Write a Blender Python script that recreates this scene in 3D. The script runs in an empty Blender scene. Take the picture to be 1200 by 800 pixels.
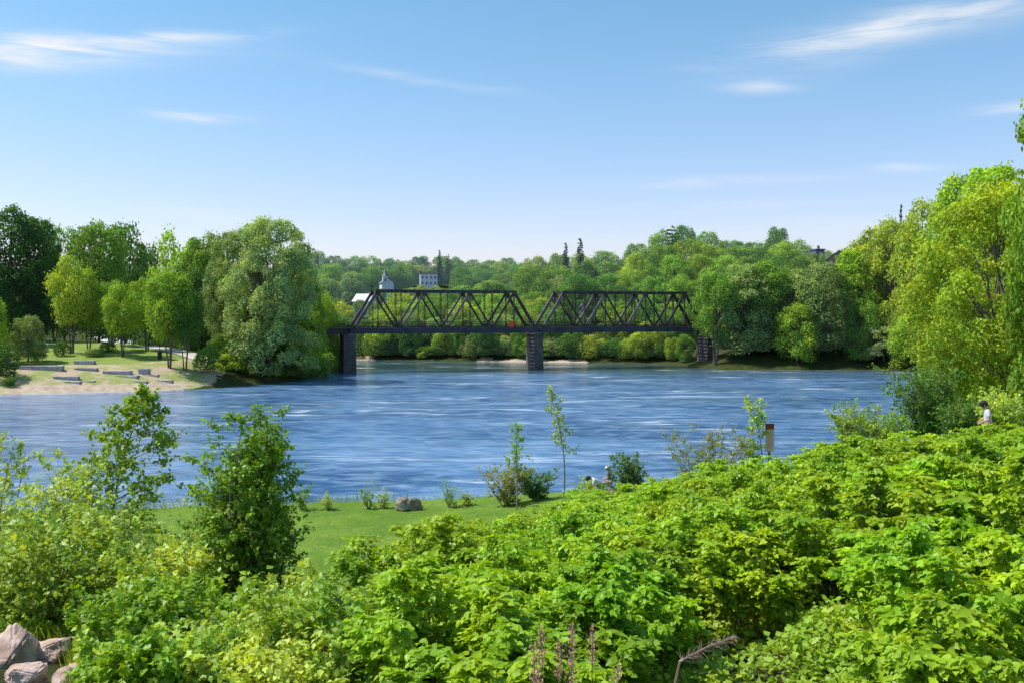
import bpy, bmesh, math, random
import numpy as np
from mathutils import Vector, Matrix, noise as mnoise
R = math.radians
rng = np.random.default_rng(7)
random.seed(7)
scene = bpy.context.scene
col = scene.collection
F = 1167.0      # focal length of the photograph in its own pixels
CX, HY, CH = 600.0, 367.0, 13.0   # centre column, horizon row, camera height above the river

# ------------------------------------------------------------------ objects
def tag(o, label=None, cat=None, group=None, kind=None):
    if label: o['label'] = label
    if cat: o['category'] = cat
    if group: o['group'] = group
    if kind: o['kind'] = kind
    return o
def empty(name, loc=(0, 0, 0), rz=0.0, label=None, cat=None, group=None):
    o = bpy.data.objects.new(name, None); col.objects.link(o)
    o.empty_display_size = 0.3
    o.location = loc; o.rotation_euler = (0, 0, rz)
    return tag(o, label, cat, group)
def link(name, me, mat=None, parent=None, smooth=False):
    o = bpy.data.objects.new(name, me); col.objects.link(o)
    if mat is not None and not me.materials: me.materials.append(mat)
    if parent is not None: o.parent = parent
    if smooth: me.polygons.foreach_set('use_smooth', [True] * len(me.polygons))
    return o
def copy_tree(o, parent=None):
    c = o.copy(); col.objects.link(c)
    if parent is not None: c.parent = parent
    for ch in list(o.children): copy_tree(ch, c)
    return c

def arr_mesh(name, verts, facegroups, tints=None, smooth=False):
    """verts (N,3); facegroups list of int arrays (M,k); tints list of (M,) arrays"""
    me = bpy.data.meshes.new(name)
    verts = np.asarray(verts, dtype=np.float32)
    idx = np.concatenate([f.reshape(-1) for f in facegroups]).astype(np.int32)
    tot = np.concatenate([np.full(len(f), f.shape[1], np.int32) for f in facegroups])
    start = np.concatenate([[0], np.cumsum(tot)[:-1]]).astype(np.int32)
    me.vertices.add(len(verts)); me.vertices.foreach_set('co', verts.ravel())
    me.loops.add(len(idx)); me.loops.foreach_set('vertex_index', idx)
    me.polygons.add(len(tot)); me.polygons.foreach_set('loop_start', start)
    me.update(calc_edges=True)
    if tints is not None:
        a = me.attributes.new('tint', 'FLOAT', 'FACE')
        a.data.foreach_set('value', np.concatenate(tints).astype(np.float32))
    if smooth: me.polygons.foreach_set('use_smooth', np.ones(len(tot), dtype=bool))
    return me

class MB:
    """collects boxes, bars, tubes into one mesh"""
    def __init__(s): s.v = []; s.f = []
    def add(s, vs, fs):
        n = len(s.v); s.v += [tuple(v) for v in vs]; s.f += [tuple(i + n for i in f) for f in fs]; return s
    def box(s, c, d, rz=0.0):
        x, y, z = [k / 2 for k in d]; cr, sr = math.cos(rz), math.sin(rz); vs = []
        for a in (-1, 1):
            for b in (-1, 1):
                for e in (-1, 1):
                    px, py = a * x, b * y
                    vs.append((c[0] + px * cr - py * sr, c[1] + px * sr + py * cr, c[2] + e * z))
        return s.add(vs, [(0, 1, 3, 2), (4, 6, 7, 5), (0, 4, 5, 1), (2, 3, 7, 6), (0, 2, 6, 4), (1, 5, 7, 3)])
    def bar(s, p, q, w, h, up=(0, 0, 1)):
        p, q = Vector(p), Vector(q); d = (q - p).normalized(); u = Vector(up)
        if abs(d.dot(u)) > 0.98: u = Vector((1, 0, 0))
        a = d.cross(u).normalized(); b = a.cross(d).normalized(); vs = []
        for c in (p, q):
            for i, j in ((-1, -1), (1, -1), (1, 1), (-1, 1)):
                vs.append(c + a * (i * w / 2) + b * (j * h / 2))
        return s.add(vs, [(0, 1, 2, 3), (7, 6, 5, 4), (0, 4, 5, 1), (1, 5, 6, 2), (2, 6, 7, 3), (3, 7, 4, 0)])
    def tube(s, pts, rs, n=6, cap=True):
        pts = [Vector(p) for p in pts]; rings = []
        ref = Vector((0.13, 0.97, 0.2)).normalized()
        for i, p in enumerate(pts):
            d = (pts[min(i + 1, len(pts) - 1)] - pts[max(i - 1, 0)])
            d = d.normalized() if d.length > 1e-9 else Vector((0, 0, 1))
            r_ = ref if abs(d.dot(ref)) < 0.95 else Vector((1, 0, 0))
            a = d.cross(r_).normalized(); b = d.cross(a)
            rings.append([p + (a * math.cos(t * 2 * math.pi / n) + b * math.sin(t * 2 * math.pi / n)) * rs[i] for t in range(n)])
        vs = [v for r in rings for v in r]; fs = []
        for i in range(len(pts) - 1):
            for t in range(n):
                fs.append((i * n + t, i * n + (t + 1) % n, (i + 1) * n + (t + 1) % n, (i + 1) * n + t))
        if cap:
            fs.append(tuple(range(n))[::-1]); fs.append(tuple((len(pts) - 1) * n + t for t in range(n)))
        return s.add(vs, fs)
    def lathe(s, c, prof, n=12):
        vs = []; fs = []
        for r, z in prof:
            for t in range(n): vs.append((c[0] + r * math.cos(t * 2 * math.pi / n), c[1] + r * math.sin(t * 2 * math.pi / n), c[2] + z))
        for i in range(len(prof) - 1):
            for t in range(n): fs.append((i * n + t, i * n + (t + 1) % n, (i + 1) * n + (t + 1) % n, (i + 1) * n + t))
        fs.append(tuple(range(n))[::-1]); fs.append(tuple((len(prof) - 1) * n + t for t in range(n)))
        return s.add(vs, fs)
    def mesh(s, name):
        me = bpy.data.meshes.new(name); me.from_pydata([tuple(v) for v in s.v], [], s.f); me.update(); return me
    def build(s, name, mat, parent=None, smooth=False, bevel=0):
        o = link(name, s.mesh(name), mat, parent, smooth)
        if bevel:
            m = o.modifiers.new('bevel', 'BEVEL'); m.width = bevel; m.segments = 2; m.limit_method = 'ANGLE'
        return o

# ------------------------------------------------------------------ terrain
RIVER = np.array([(-900, 20), (-200, 42), (-100, 50), (-60, 56), (-30, 61), (-10, 64.5), (4, 65.5), (18, 67), (28, 74), (37, 92), (46, 114), (60, 148), (78, 192), (90, 222),
    (84, 229), (66, 229), (48, 230), (44.6, 239), (44, 248), (38, 256), (20, 262), (0, 267), (-20, 272), (-45, 277), (-80, 290), (-150, 330), (-300, 400), (-900, 600),
    (-900, 480), (-300, 345), (-150, 285), (-90, 252), (-62, 224), (-48, 210), (-40, 195), (-43, 186), (-52, 173), (-62, 165), (-82, 159), (-120, 156), (-250, 150), (-900, 110)], float)
def river_sd(x, y):
    x = np.asarray(x, float); y = np.asarray(y, float)
    a = RIVER; b = np.roll(RIVER, -1, 0)
    best = np.full(x.shape, 1e9); ins = np.zeros(x.shape, bool)
    for (ax, ay), (bx, by) in zip(a, b):
        dx, dy = bx - ax, by - ay
        t = np.clip(((x - ax) * dx + (y - ay) * dy) / (dx * dx + dy * dy), 0, 1)
        best = np.minimum(best, np.hypot(x - ax - t * dx, y - ay - t * dy))
        c = (ay > y) != (by > y)
        with np.errstate(divide='ignore', invalid='ignore'):
            xi = (bx - ax) * (y - ay) / (by - ay if by != ay else 1e-9) + ax
        ins ^= c & (x < xi)
    return np.where(ins, -best, best)
CP = [(0, 0, 11.2), (-12, 0, 11), (12, 0, 11), (0, -60, 12), (-60, 0, 10), (60, 0, 11), (200, 0, 14), (-200, 0, 10),
      (-7, 13, 8.1), (0, 11, 7.7), (6, 9.6, 7.8), (0, 16, 7.0), (-6, 20, 6.7), (-14, 20, 6.6), (5.5, 12, 8.2), (7.5, 14, 8.9), (12, 15, 9.3), (18, 16, 9.6), (4, 17, 7.5),
      (-10, 30, 4.0), (-10, 38, 2.1), (-10, 50, 1.75), (-12, 60, 1.5), (-20, 30, 4.4), (-20, 40, 2.2), (-26, 54, 1.6), (-40, 50, 1.6), (-50, 30, 4), (-3, 40, 2.3), (-4, 52, 1.8), (-4, 62, 1.5),
      (0, 30, 4.9), (2, 42, 3.7), (3, 50, 3.0), (3, 58, 2.3), (8, 22, 7.9), (14, 22, 8.8), (10, 30, 6.8), (10, 38, 6.2), (12, 45, 5.2), (12, 58, 3.4), (16.6, 34, 8.35), (20, 42, 7.4), (20, 55, 5.2), (25, 30, 8.2), (25, 62, 4.6), (34, 60, 6.0), (40, 76, 5),
      (50, 90, 5.5), (60, 110, 5), (75, 150, 6), (95, 190, 7), (115, 235, 8), (90, 60, 10), (150, 120, 14), (200, 200, 22),
      (-83, 172, 3.4), (-66, 176, 3.4), (-55, 182, 3.4), (-90, 186, 4.8), (-70, 190, 4.9), (-58, 195, 4.9), (-100, 215, 6.6), (-78, 215, 6.6), (-65, 212, 6), (-120, 180, 4.8), (-130, 250, 8), (-100, 245, 6), (-200, 200, 9), (-200, 260, 12), (-300, 250, 18), (-55, 205, 4.5),
      (-60, 300, 4), (-100, 330, 8), (0, 280, 4), (40, 268, 4), (70, 255, 4.5), (95, 255, 6)]
def hillpt(px, D, ytop, th): return ((px - CX) / F * D, D, CH - (ytop - HY) / F * D - th)
for px in (300, 400, 500, 590):
    for D, yt, th in ((300, 353, 12), (360, 338, 13), (430, 324, 14), (510, 311, 15), (620, 300, 16)):
        CP.append(hillpt(px, D, yt + (2 if px > 550 else 0), th))
for px in (660, 720):
    for D, yt, th in ((285, 352, 13), (320, 335, 14), (370, 318, 15), (450, 301, 16)): CP.append(hillpt(px, D, yt, th))
for px in (790, 860, 930, 1010, 1100, 1250):
    for D, yt, th in ((272, 345, 15), (300, 320, 16), (340, 295, 17), (390, 274, 17)): CP.append(hillpt(px, D, yt + (6 if px > 870 else 0), th))
for px in (0, 300, 500, 700, 900, 1200):
    CP.append(((px - CX) / F * 900, 900, 30.0)); CP.append(((px - CX) / F * 2600, 2600, 34.0))
for a in range(0, 360, 30): CP.append((3600 * math.cos(R(a)), 3600 * math.sin(R(a)), 25.0))
CPA = np.array(CP, float)
_n = len(CPA)
_d = np.hypot(CPA[:, None, 0] - CPA[None, :, 0], CPA[:, None, 1] - CPA[None, :, 1])
_A = np.zeros((_n + 1, _n + 1)); _A[:_n, :_n] = -_d - np.eye(_n) * 0.0; _A[:_n, _n] = 1; _A[_n, :_n] = 1
_w = np.linalg.solve(_A, np.concatenate([CPA[:, 2], [0]]))
def wob(x, y, s=1.0, k=0.0):
    return (np.sin(x * 1.31 * s + 2.1 * np.sin(y * 0.83 * s + k) + k) + np.sin(y * 1.73 * s + 1.7 * np.sin(x * 1.17 * s + 1.3 + k)) + 0.6 * np.sin((x + y) * 2.9 * s + 1.9 * np.sin((x - y) * 2.3 * s) + k)) / 2.6
def ground_z(x, y):
    x = np.atleast_1d(np.asarray(x, float)); y = np.atleast_1d(np.asarray(y, float)); sh = x.shape
    x = x.ravel(); y = y.ravel(); z = np.empty_like(x)
    for i in range(0, len(x), 20000):
        xs, ys = x[i:i + 20000], y[i:i + 20000]
        z[i:i + 20000] = -np.hypot(xs[:, None] - CPA[None, :, 0], ys[:, None] - CPA[None, :, 1]) @ _w[:_n] + _w[_n]
    sd = river_sd(x, y) + 0.5 * wob(x, y, 0.35)
    sl = np.where((y < 120) & (x < 40), 0.45, 0.30)
    z = z + 0.06 * wob(x, y, 0.6, 2.0)
    out = np.maximum(np.minimum(z, 0.06 + sl * sd), np.minimum(0.12 * sd + 0.02, 0.6))
    inn = np.maximum(-2.5, 0.25 * sd)
    return np.where(sd > 0, out, inn).reshape(sh)
def gz(x, y): return float(ground_z([x], [y])[0])
def at(px, D): return ((px - CX) / F * D, D)
def px2ground(px, py, lo=6, hi=900):
    D = np.geomspace(lo, hi, 3000); zl = CH - (py - HY) / F * D
    g = ground_z((px - CX) / F * D, D); k = np.argmax(zl <= g)
    return float((px - CX) / F * D[k]), float(D[k]), float(g[k])

# ------------------------------------------------------------------ materials
def mat_new(name):
    m = bpy.data.materials.new(name); m.use_nodes = True
    nt = m.node_tree; nt.nodes.clear(); return m, nt
class NT:
    def __init__(s, nt): s.nt = nt; s.L = nt.links
    def n(s, t, **kw):
        o = s.nt.nodes.new(t)
        for k, v in kw.items(): setattr(o, k, v)
        return o
    def set(s, sock, v):
        if isinstance(v, bpy.types.NodeSocket): s.L.new(v, sock)
        elif isinstance(v, (tuple, list)) and len(v) == 3 and sock.type == 'RGBA': sock.default_value = (*v, 1)
        else: sock.default_value = v
    def math(s, op, a, b=None, c=None, clamp=False):
        o = s.n('ShaderNodeMath', operation=op); o.use_clamp = clamp; s.set(o.inputs[0], a)
        if b is not None: s.set(o.inputs[1], b)
        if c is not None: s.set(o.inputs[2], c)
        return o.outputs[0]
    def mix(s, f, a, b, mode='MIX'):
        o = s.n('ShaderNodeMix', data_type='RGBA', blend_type=mode); s.set(o.inputs[0], f); s.set(o.inputs[6], a); s.set(o.inputs[7], b); return o.outputs[2]
    def noise(s, vec, scale, detail=4, rough=0.5, dist=0.0):
        o = s.n('ShaderNodeTexNoise'); o.inputs['Scale'].default_value = scale; o.inputs['Detail'].default_value = detail
        o.inputs['Roughness'].default_value = rough; o.inputs['Distortion'].default_value = dist
        if vec is not None: s.L.new(vec, o.inputs['Vector'])
        return o.outputs[0]
    def ramp(s, f, lo, hi, a=0.0, b=1.0):
        o = s.n('ShaderNodeMapRange'); o.interpolation_type = 'SMOOTHSTEP'; s.set(o.inputs[0], f)
        for i, v in zip((1, 2, 3, 4), (lo, hi, a, b)): o.inputs[i].default_value = v
        return o.outputs[0]
    def mapping(s, vec, scale=(1, 1, 1), rot=(0, 0, 0)):
        o = s.n('ShaderNodeMapping'); o.inputs['Scale'].default_value = scale; o.inputs['Rotation'].default_value = rot; s.L.new(vec, o.inputs[0]); return o.outputs[0]
    def bump(s, h, st, d):
        o = s.n('ShaderNodeBump'); o.inputs['Strength'].default_value = st; o.inputs['Distance'].default_value = d; s.L.new(h, o.inputs['Height']); return o.outputs[0]
    def pos(s): return s.n('ShaderNodeNewGeometry').outputs['Position']
    def obj(s): return s.n('ShaderNodeTexCoord').outputs['Object']
    def attr(s, n): return s.n('ShaderNodeAttribute', attribute_name=n).outputs['Fac']
    def bsdf(s, color, rough=0.6, spec=0.4, normal=None, metal=0.0):
        o = s.n('ShaderNodeBsdfPrincipled'); s.set(o.inputs['Base Color'], color); s.set(o.inputs['Roughness'], rough)
        s.set(o.inputs['Specular IOR Level'], spec); s.set(o.inputs['Metallic'], metal)
        if normal is not None: s.L.new(normal, o.inputs['Normal'])
        return o.outputs[0]
    def out(s, sh): o = s.n('ShaderNodeOutputMaterial'); s.L.new(sh, o.inputs[0])

def mat_simple(name, c1, c2, scale=3.0, rough=0.7, bump=0.0, bd=0.02, spec=0.3, detail=5, metal=0.0, lo=0.35, hi=0.65):
    m, nt = mat_new(name); q = NT(nt); p = q.obj()
    n1 = q.noise(p, scale, detail, 0.6); c = q.mix(q.ramp(n1, lo, hi), c1, c2)
    nb = q.bump(q.noise(p, scale * 3.1, 6, 0.65), bump, bd) if bump else None
    q.out(q.bsdf(c, rough, spec, nb, metal)); return m

def mat_leaf(name, trans=0.42, rough=0.45, spec=0.35, lo=0.5, hi=1.5, tc=(1.25, 1.15, 0.45), haze=True, yel=(1.16, 1.08, 0.7), normal_bump=False):
    """leaf: the object's own colour, varied by the stored per-leaf tint and per object"""
    m, nt = mat_new(name); q = NT(nt)
    oi = q.n('ShaderNodeObjectInfo'); base = oi.outputs['Color']; t = q.attr('tint')
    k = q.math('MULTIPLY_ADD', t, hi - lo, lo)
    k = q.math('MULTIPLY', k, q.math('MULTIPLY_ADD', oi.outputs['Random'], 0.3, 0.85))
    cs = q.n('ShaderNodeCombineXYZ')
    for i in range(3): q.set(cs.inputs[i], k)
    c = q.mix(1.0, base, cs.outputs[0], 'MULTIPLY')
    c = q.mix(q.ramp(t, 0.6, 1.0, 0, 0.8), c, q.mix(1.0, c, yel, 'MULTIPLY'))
    big = q.noise(q.pos(), 0.35 if haze else 0.8, 3, 0.5)
    c = q.mix(q.ramp(big, 0.4, 0.65), q.mix(1.0, c, (0.84, 0.93, 1.0), 'MULTIPLY'), q.mix(1.0, c, (1.14, 1.06, 0.85), 'MULTIPLY'))
    p = q.bsdf(c, rough, spec)
    tr = q.n('ShaderNodeBsdfTranslucent'); q.set(tr.inputs[0], q.mix(1.0, c, tc, 'MULTIPLY'))
    ms = q.n('ShaderNodeMixShader'); ms.inputs[0].default_value = trans; q.L.new(p, ms.inputs[1]); q.L.new(tr.outputs[0], ms.inputs[2])
    sh = ms.outputs[0]
    if haze:   # aerial haze painted into the leaves as blue emission, stronger farther up the valley
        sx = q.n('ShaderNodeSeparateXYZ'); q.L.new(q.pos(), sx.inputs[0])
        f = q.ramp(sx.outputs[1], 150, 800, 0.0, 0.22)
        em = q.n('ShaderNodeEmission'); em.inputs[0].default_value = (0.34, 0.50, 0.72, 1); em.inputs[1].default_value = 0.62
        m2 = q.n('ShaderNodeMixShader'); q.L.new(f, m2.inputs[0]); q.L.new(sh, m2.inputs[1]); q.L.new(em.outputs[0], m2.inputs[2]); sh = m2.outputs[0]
    q.out(sh); return m

M = {}
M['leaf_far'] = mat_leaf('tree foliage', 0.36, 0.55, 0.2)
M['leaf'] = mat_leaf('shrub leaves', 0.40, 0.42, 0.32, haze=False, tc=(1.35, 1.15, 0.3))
M['bark'] = mat_simple('bark', (0.09, 0.07, 0.055), (0.17, 0.145, 0.12), 6, 0.9, 0.4, 0.03)
M['bark_pale'] = mat_simple('pale bark', (0.16, 0.13, 0.10), (0.30, 0.26, 0.21), 6, 0.9, 0.3, 0.02)
M['stem'] = mat_simple('green stem', (0.12, 0.13, 0.04), (0.22, 0.16, 0.07), 9, 0.6)
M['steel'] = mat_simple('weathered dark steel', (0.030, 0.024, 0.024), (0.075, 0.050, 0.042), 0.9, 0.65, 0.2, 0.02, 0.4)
M['steel_lit'] = mat_simple('steel painted sunlit', (0.10, 0.08, 0.075), (0.20, 0.165, 0.155), 0.8, 0.6, 0.2, 0.02, 0.4)  # lighter copy of the bridge steel, sunlight painted into its colour
M['steel_grey'] = mat_simple('grey deck girder', (0.028, 0.03, 0.04), (0.055, 0.055, 0.068), 0.6, 0.6, 0.1, 0.02, 0.4)
M['granite'] = mat_simple('granite blocks', (0.25, 0.24, 0.25), (0.40, 0.39, 0.40), 2.5, 0.85, 0.4, 0.03)
M['granite_pale'] = mat_simple('pale stone slab', (0.42, 0.38, 0.34), (0.55, 0.50, 0.45), 2.5, 0.85, 0.3, 0.02)
M['boulder'] = mat_simple('tan boulder stone', (0.20, 0.155, 0.12), (0.40, 0.335, 0.28), 1.8, 0.9, 0.7, 0.06)
M['rock'] = mat_simple('pinkish embankment rock', (0.42, 0.27, 0.21), (0.78, 0.58, 0.49), 2.2, 0.9, 0.8, 0.05, detail=9)
M['concrete'] = mat_simple('path concrete', (0.50, 0.46, 0.42), (0.62, 0.58, 0.53), 0.7, 0.9)
M['white_paint'] = mat_simple('white clapboard', (0.62, 0.66, 0.72), (0.72, 0.76, 0.80), 0.4, 0.6)
M['cream_paint'] = mat_simple('cream clapboard', (0.60, 0.56, 0.46), (0.68, 0.64, 0.54), 0.4, 0.6)
M['roof_grey'] = mat_simple('grey shingle roof', (0.16, 0.17, 0.20), (0.24, 0.25, 0.28), 1.5, 0.8)
M['roof_pale'] = mat_simple('pale metal roof', (0.62, 0.60, 0.60), (0.74, 0.72, 0.72), 0.5, 0.5)
M['slate_blue'] = mat_simple('dark blue slate', (0.10, 0.12, 0.18), (0.15, 0.17, 0.24), 1.2, 0.6)
M['brick'] = mat_simple('weathered brick', (0.26, 0.17, 0.14), (0.36, 0.26, 0.21), 0.8, 0.9)
M['window'] = mat_simple('window glass', (0.04, 0.05, 0.07), (0.08, 0.09, 0.12), 1, 0.15, spec=0.8)
M['black_metal'] = mat_simple('black painted metal', (0.015, 0.016, 0.018), (0.03, 0.03, 0.033), 3, 0.45, spec=0.5)
M['lamp_glass'] = mat_simple('white lamp globe', (0.75, 0.75, 0.72), (0.82, 0.82, 0.8), 3, 0.3)
M['red_paint'] = mat_simple('orange red paint', (0.85, 0.07, 0.015), (0.95, 0.10, 0.02), 2, 0.5)
M['sign_red'] = mat_simple('dark red sign paint', (0.24, 0.035, 0.035), (0.30, 0.05, 0.045), 6, 0.6)
M['sign_pink'] = mat_simple('faded pinkish sign board', (0.66, 0.40, 0.36), (0.76, 0.50, 0.45), 5, 0.6)
M['post_wood'] = mat_simple('grey post', (0.16, 0.14, 0.12), (0.26, 0.23, 0.2), 8, 0.8)
M['skin'] = mat_simple('skin', (0.50, 0.27, 0.19), (0.60, 0.34, 0.24), 8, 0.55)
M['shirt_white'] = mat_simple('white cotton', (0.62, 0.60, 0.68), (0.74, 0.72, 0.78), 5, 0.9)
M['shirt_dark'] = mat_simple('dark shirt', (0.05, 0.05, 0.07), (0.09, 0.08, 0.10), 5, 0.9)
M['trousers'] = mat_simple('dark blue jeans', (0.045, 0.06, 0.11), (0.08, 0.10, 0.16), 5, 0.9)
M['khaki'] = mat_simple('khaki shorts', (0.30, 0.25, 0.17), (0.38, 0.32, 0.23), 5, 0.9)
M['cap_black'] = mat_simple('black cap cloth', (0.015, 0.015, 0.02), (0.03, 0.03, 0.035), 5, 0.8)
M['cap_white'] = mat_simple('white cap cloth', (0.66, 0.66, 0.68), (0.75, 0.75, 0.76), 5, 0.8)
M['hair'] = mat_simple('brown hair', (0.035, 0.022, 0.015), (0.07, 0.045, 0.03), 20, 0.6)
M['shoe'] = mat_simple('dark shoe', (0.03, 0.028, 0.026), (0.06, 0.055, 0.05), 9, 0.6)
M['deadwood'] = mat_simple('dead twigs', (0.26, 0.16, 0.13), (0.42, 0.29, 0.24), 9, 0.9)
M['plume'] = mat_simple('pink brown seed head', (0.72, 0.36, 0.24), (0.85, 0.56, 0.42), 20, 0.9)

# granite pier: courses of blocks, irregular darker patches all over
m, nt = mat_new('pier masonry'); q = NT(nt); p = q.obj()
br = q.n('ShaderNodeTexBrick'); sp_ = q.n('ShaderNodeSeparateXYZ'); q.L.new(p, sp_.inputs[0]); cm_ = q.n('ShaderNodeCombineXYZ')
q.L.new(q.math('ADD', q.math('MULTIPLY', sp_.outputs[0], 0.63), q.math('MULTIPLY', sp_.outputs[1], 1.26)), cm_.inputs[0]); q.L.new(sp_.outputs[2], cm_.inputs[1]); q.L.new(cm_.outputs[0], br.inputs['Vector'])
br.inputs['Color1'].default_value = (0.145, 0.12, 0.115, 1); br.inputs['Color2'].default_value = (0.165, 0.14, 0.13, 1); br.inputs['Mortar'].default_value = (0.12, 0.10, 0.095, 1)
br.inputs['Scale'].default_value = 1.0; br.inputs['Brick Width'].default_value = 1.1; br.inputs['Row Height'].default_value = 0.55; br.inputs['Mortar Size'].default_value = 0.03
cc = q.mix(q.ramp(q.noise(p, 0.7, 6, 0.7), 0.4, 0.62), br.outputs[0], (0.085, 0.07, 0.07))
q.out(q.bsdf(cc, 0.9, 0.2, q.bump(q.noise(p, 3, 5), 0.5, 0.05))); M['pier'] = m

# ground
m, nt = mat_new('ground turf and sand'); q = NT(nt); p = q.pos()
fine = q.noise(p, 9.0, 6, 0.75); mid_ = q.noise(p, 0.8, 5, 0.6); big = q.noise(p, 0.12, 3)
lawn = q.mix(q.ramp(fine, 0.3, 0.7), (0.10, 0.185, 0.018), (0.24, 0.34, 0.05))
lawn = q.mix(q.ramp(mid_, 0.42, 0.62, 0, 0.45), lawn, (0.20, 0.33, 0.05))
lawn = q.mix(q.ramp(q.noise(p, 0.33, 4, 0.6), 0.42, 0.62, 0, 0.6), lawn, (0.085, 0.19, 0.02))
lawn = q.mix(q.ramp(q.noise(p, 1.9, 4, 0.7), 0.56, 0.70, 0, 0.55), lawn, (0.32, 0.34, 0.10))
park = q.mix(q.ramp(mid_, 0.35, 0.65), (0.17, 0.27, 0.05), (0.30, 0.35, 0.09))
dry = q.mix(q.ramp(q.noise(p, 0.28, 8, 0.75), 0.42, 0.56), (0.50, 0.39, 0.27), (0.29, 0.33, 0.10))
sand = q.mix(q.ramp(mid_, 0.3, 0.7), (0.42, 0.32, 0.23), (0.60, 0.48, 0.36))
sand = q.mix(q.ramp(fine, 0.52, 0.7, 0, 0.6), sand, (0.30, 0.24, 0.18))
soil = q.mix(q.ramp(mid_, 0.3, 0.7), (0.045, 0.04, 0.018), (0.06, 0.085, 0.02))
edge = q.math('MULTIPLY_ADD', q.math('SUBTRACT', mid_, 0.5), 0.9, 0.0)
def msk(n): return q.ramp(q.math('ADD', q.attr(n), edge), 0.42, 0.58)
c = q.mix(msk('lawn'), soil, lawn); c = q.mix(msk('park'), c, park); c = q.mix(msk('dry'), c, dry); c = q.mix(msk('sand'), c, sand)
q.out(q.bsdf(c, 0.95, 0.1, q.bump(fine, 0.9, 0.08))); M['ground'] = m

# river
m, nt = mat_new('river water'); q = NT(nt); p = q.pos()
pw = q.mapping(p, (0.62, 1.0, 1.0), (0, 0, R(6)))
w1 = q.noise(pw, 0.55, 4, 0.6, 0.4); w2 = q.noise(pw, 2.6, 5, 0.62, 0.3); w3 = q.noise(q.mapping(p, (0.32, 0.5, 1), (0, 0, R(-7))), 0.14, 5, 0.6, 1.2)
hgt = q.math('ADD', q.math('MULTIPLY', w1, 0.9), q.math('MULTIPLY', w2, 0.35))
slick = q.ramp(q.noise(q.mapping(p, (0.3, 1.0, 1)), 0.06, 3, 0.6, 0.5), 0.40, 0.56, 0.25, 0.9)
nbn = q.n('ShaderNodeBump'); nbn.inputs['Distance'].default_value = 0.55; q.L.new(hgt, nbn.inputs['Height']); spx = q.n('ShaderNodeSeparateXYZ'); q.L.new(p, spx.inputs[0]); calm = q.ramp(spx.outputs[1], 185, 235, 1.0, 0.3); q.L.new(q.math('MULTIPLY', slick, calm), nbn.inputs['Strength']); nb = nbn.outputs[0]
deep = q.mix(q.ramp(w3, 0.36, 0.64), (0.028, 0.108, 0.265), (0.105, 0.245, 0.47))
deep = q.mix(q.ramp(w1, 0.38, 0.66, 0, 0.6), deep, (0.28, 0.44, 0.64))
spz = q.n('ShaderNodeSeparateXYZ'); q.L.new(p, spz.inputs[0]); deep = q.mix(q.ramp(spz.outputs[1], 200, 240, 0, 0.85), deep, (0.030, 0.075, 0.060))  # dark green tree reflection painted into the water colour by the far bank
foam_n = q.noise(q.mapping(p, (0.13, 0.60, 1), (0, 0, R(-7))), 0.40, 6, 0.66, 1.3)
patch = q.noise(q.mapping(p, (0.25, 0.6, 1)), 0.085, 2, 0.5)
foam = q.math('MULTIPLY', q.ramp(foam_n, 0.51, 0.74), q.ramp(patch, 0.40, 0.56))
deep = q.mix(q.math('MULTIPLY', foam, 0.95), deep, (0.80, 0.84, 0.88))
rg = q.math('MULTIPLY_ADD', foam, 0.4, 0.08)
o = q.n('ShaderNodeBsdfPrincipled'); q.set(o.inputs['Base Color'], deep); q.set(o.inputs['Roughness'], rg); o.inputs['IOR'].default_value = 1.33
o.inputs['Specular IOR Level'].default_value = 0.5; q.L.new(nb, o.inputs['Normal'])
q.out(o.outputs[0]); M['river'] = m

# ------------------------------------------------------------------ world, sun, camera
SUN_AZ = (-0.99, 0.06); SUN_EL = 55.0
w = bpy.data.worlds.new('World'); scene.world = w; w.use_nodes = True; nt = w.node_tree; nt.nodes.clear(); q = NT(nt)
sky = q.n('ShaderNodeTexSky', sky_type='NISHITA'); sky.sun_disc = False; sky.sun_elevation = R(SUN_EL)
sky.sun_rotation = math.atan2(SUN_AZ[0], SUN_AZ[1]) % (2 * math.pi); sky.altitude = 100; sky.air_density = 1.0; sky.dust_density = 0.6; sky.ozone_density = 2.0
tc = q.n('ShaderNodeTexCoord').outputs['Generated']; sx = q.n('ShaderNodeSeparateXYZ'); q.L.new(tc, sx.inputs[0])
az = q.math('ARCTAN2', sx.outputs[0], sx.outputs[1]); el = q.math('ARCSINE', sx.outputs[2])
cb = q.n('ShaderNodeCombineXYZ'); q.L.new(az, cb.inputs[0]); q.L.new(el, cb.inputs[1]); uv = cb.outputs[0]
wx = q.n('ShaderNodeTexNoise'); wx.inputs['Scale'].default_value = 9; wx.inputs['Detail'].default_value = 5; q.L.new(q.mapping(uv, (0.5, 1.6, 1)), wx.inputs['Vector'])
sc_ = q.n('ShaderNodeSeparateColor'); q.L.new(wx.outputs[1], sc_.inputs[0])
azw = q.math('ADD', az, q.math('MULTIPLY', q.math('SUBTRACT', sc_.outputs[0], 0.5), 0.10)); elw = q.math('ADD', el, q.math('MULTIPLY', q.math('SUBTRACT', sc_.outputs[1], 0.5), 0.022))
streak = q.noise(q.mapping(uv, (7, 60, 1), (0, 0, R(-7))), 1.0, 7, 0.62, 0.5)
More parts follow.
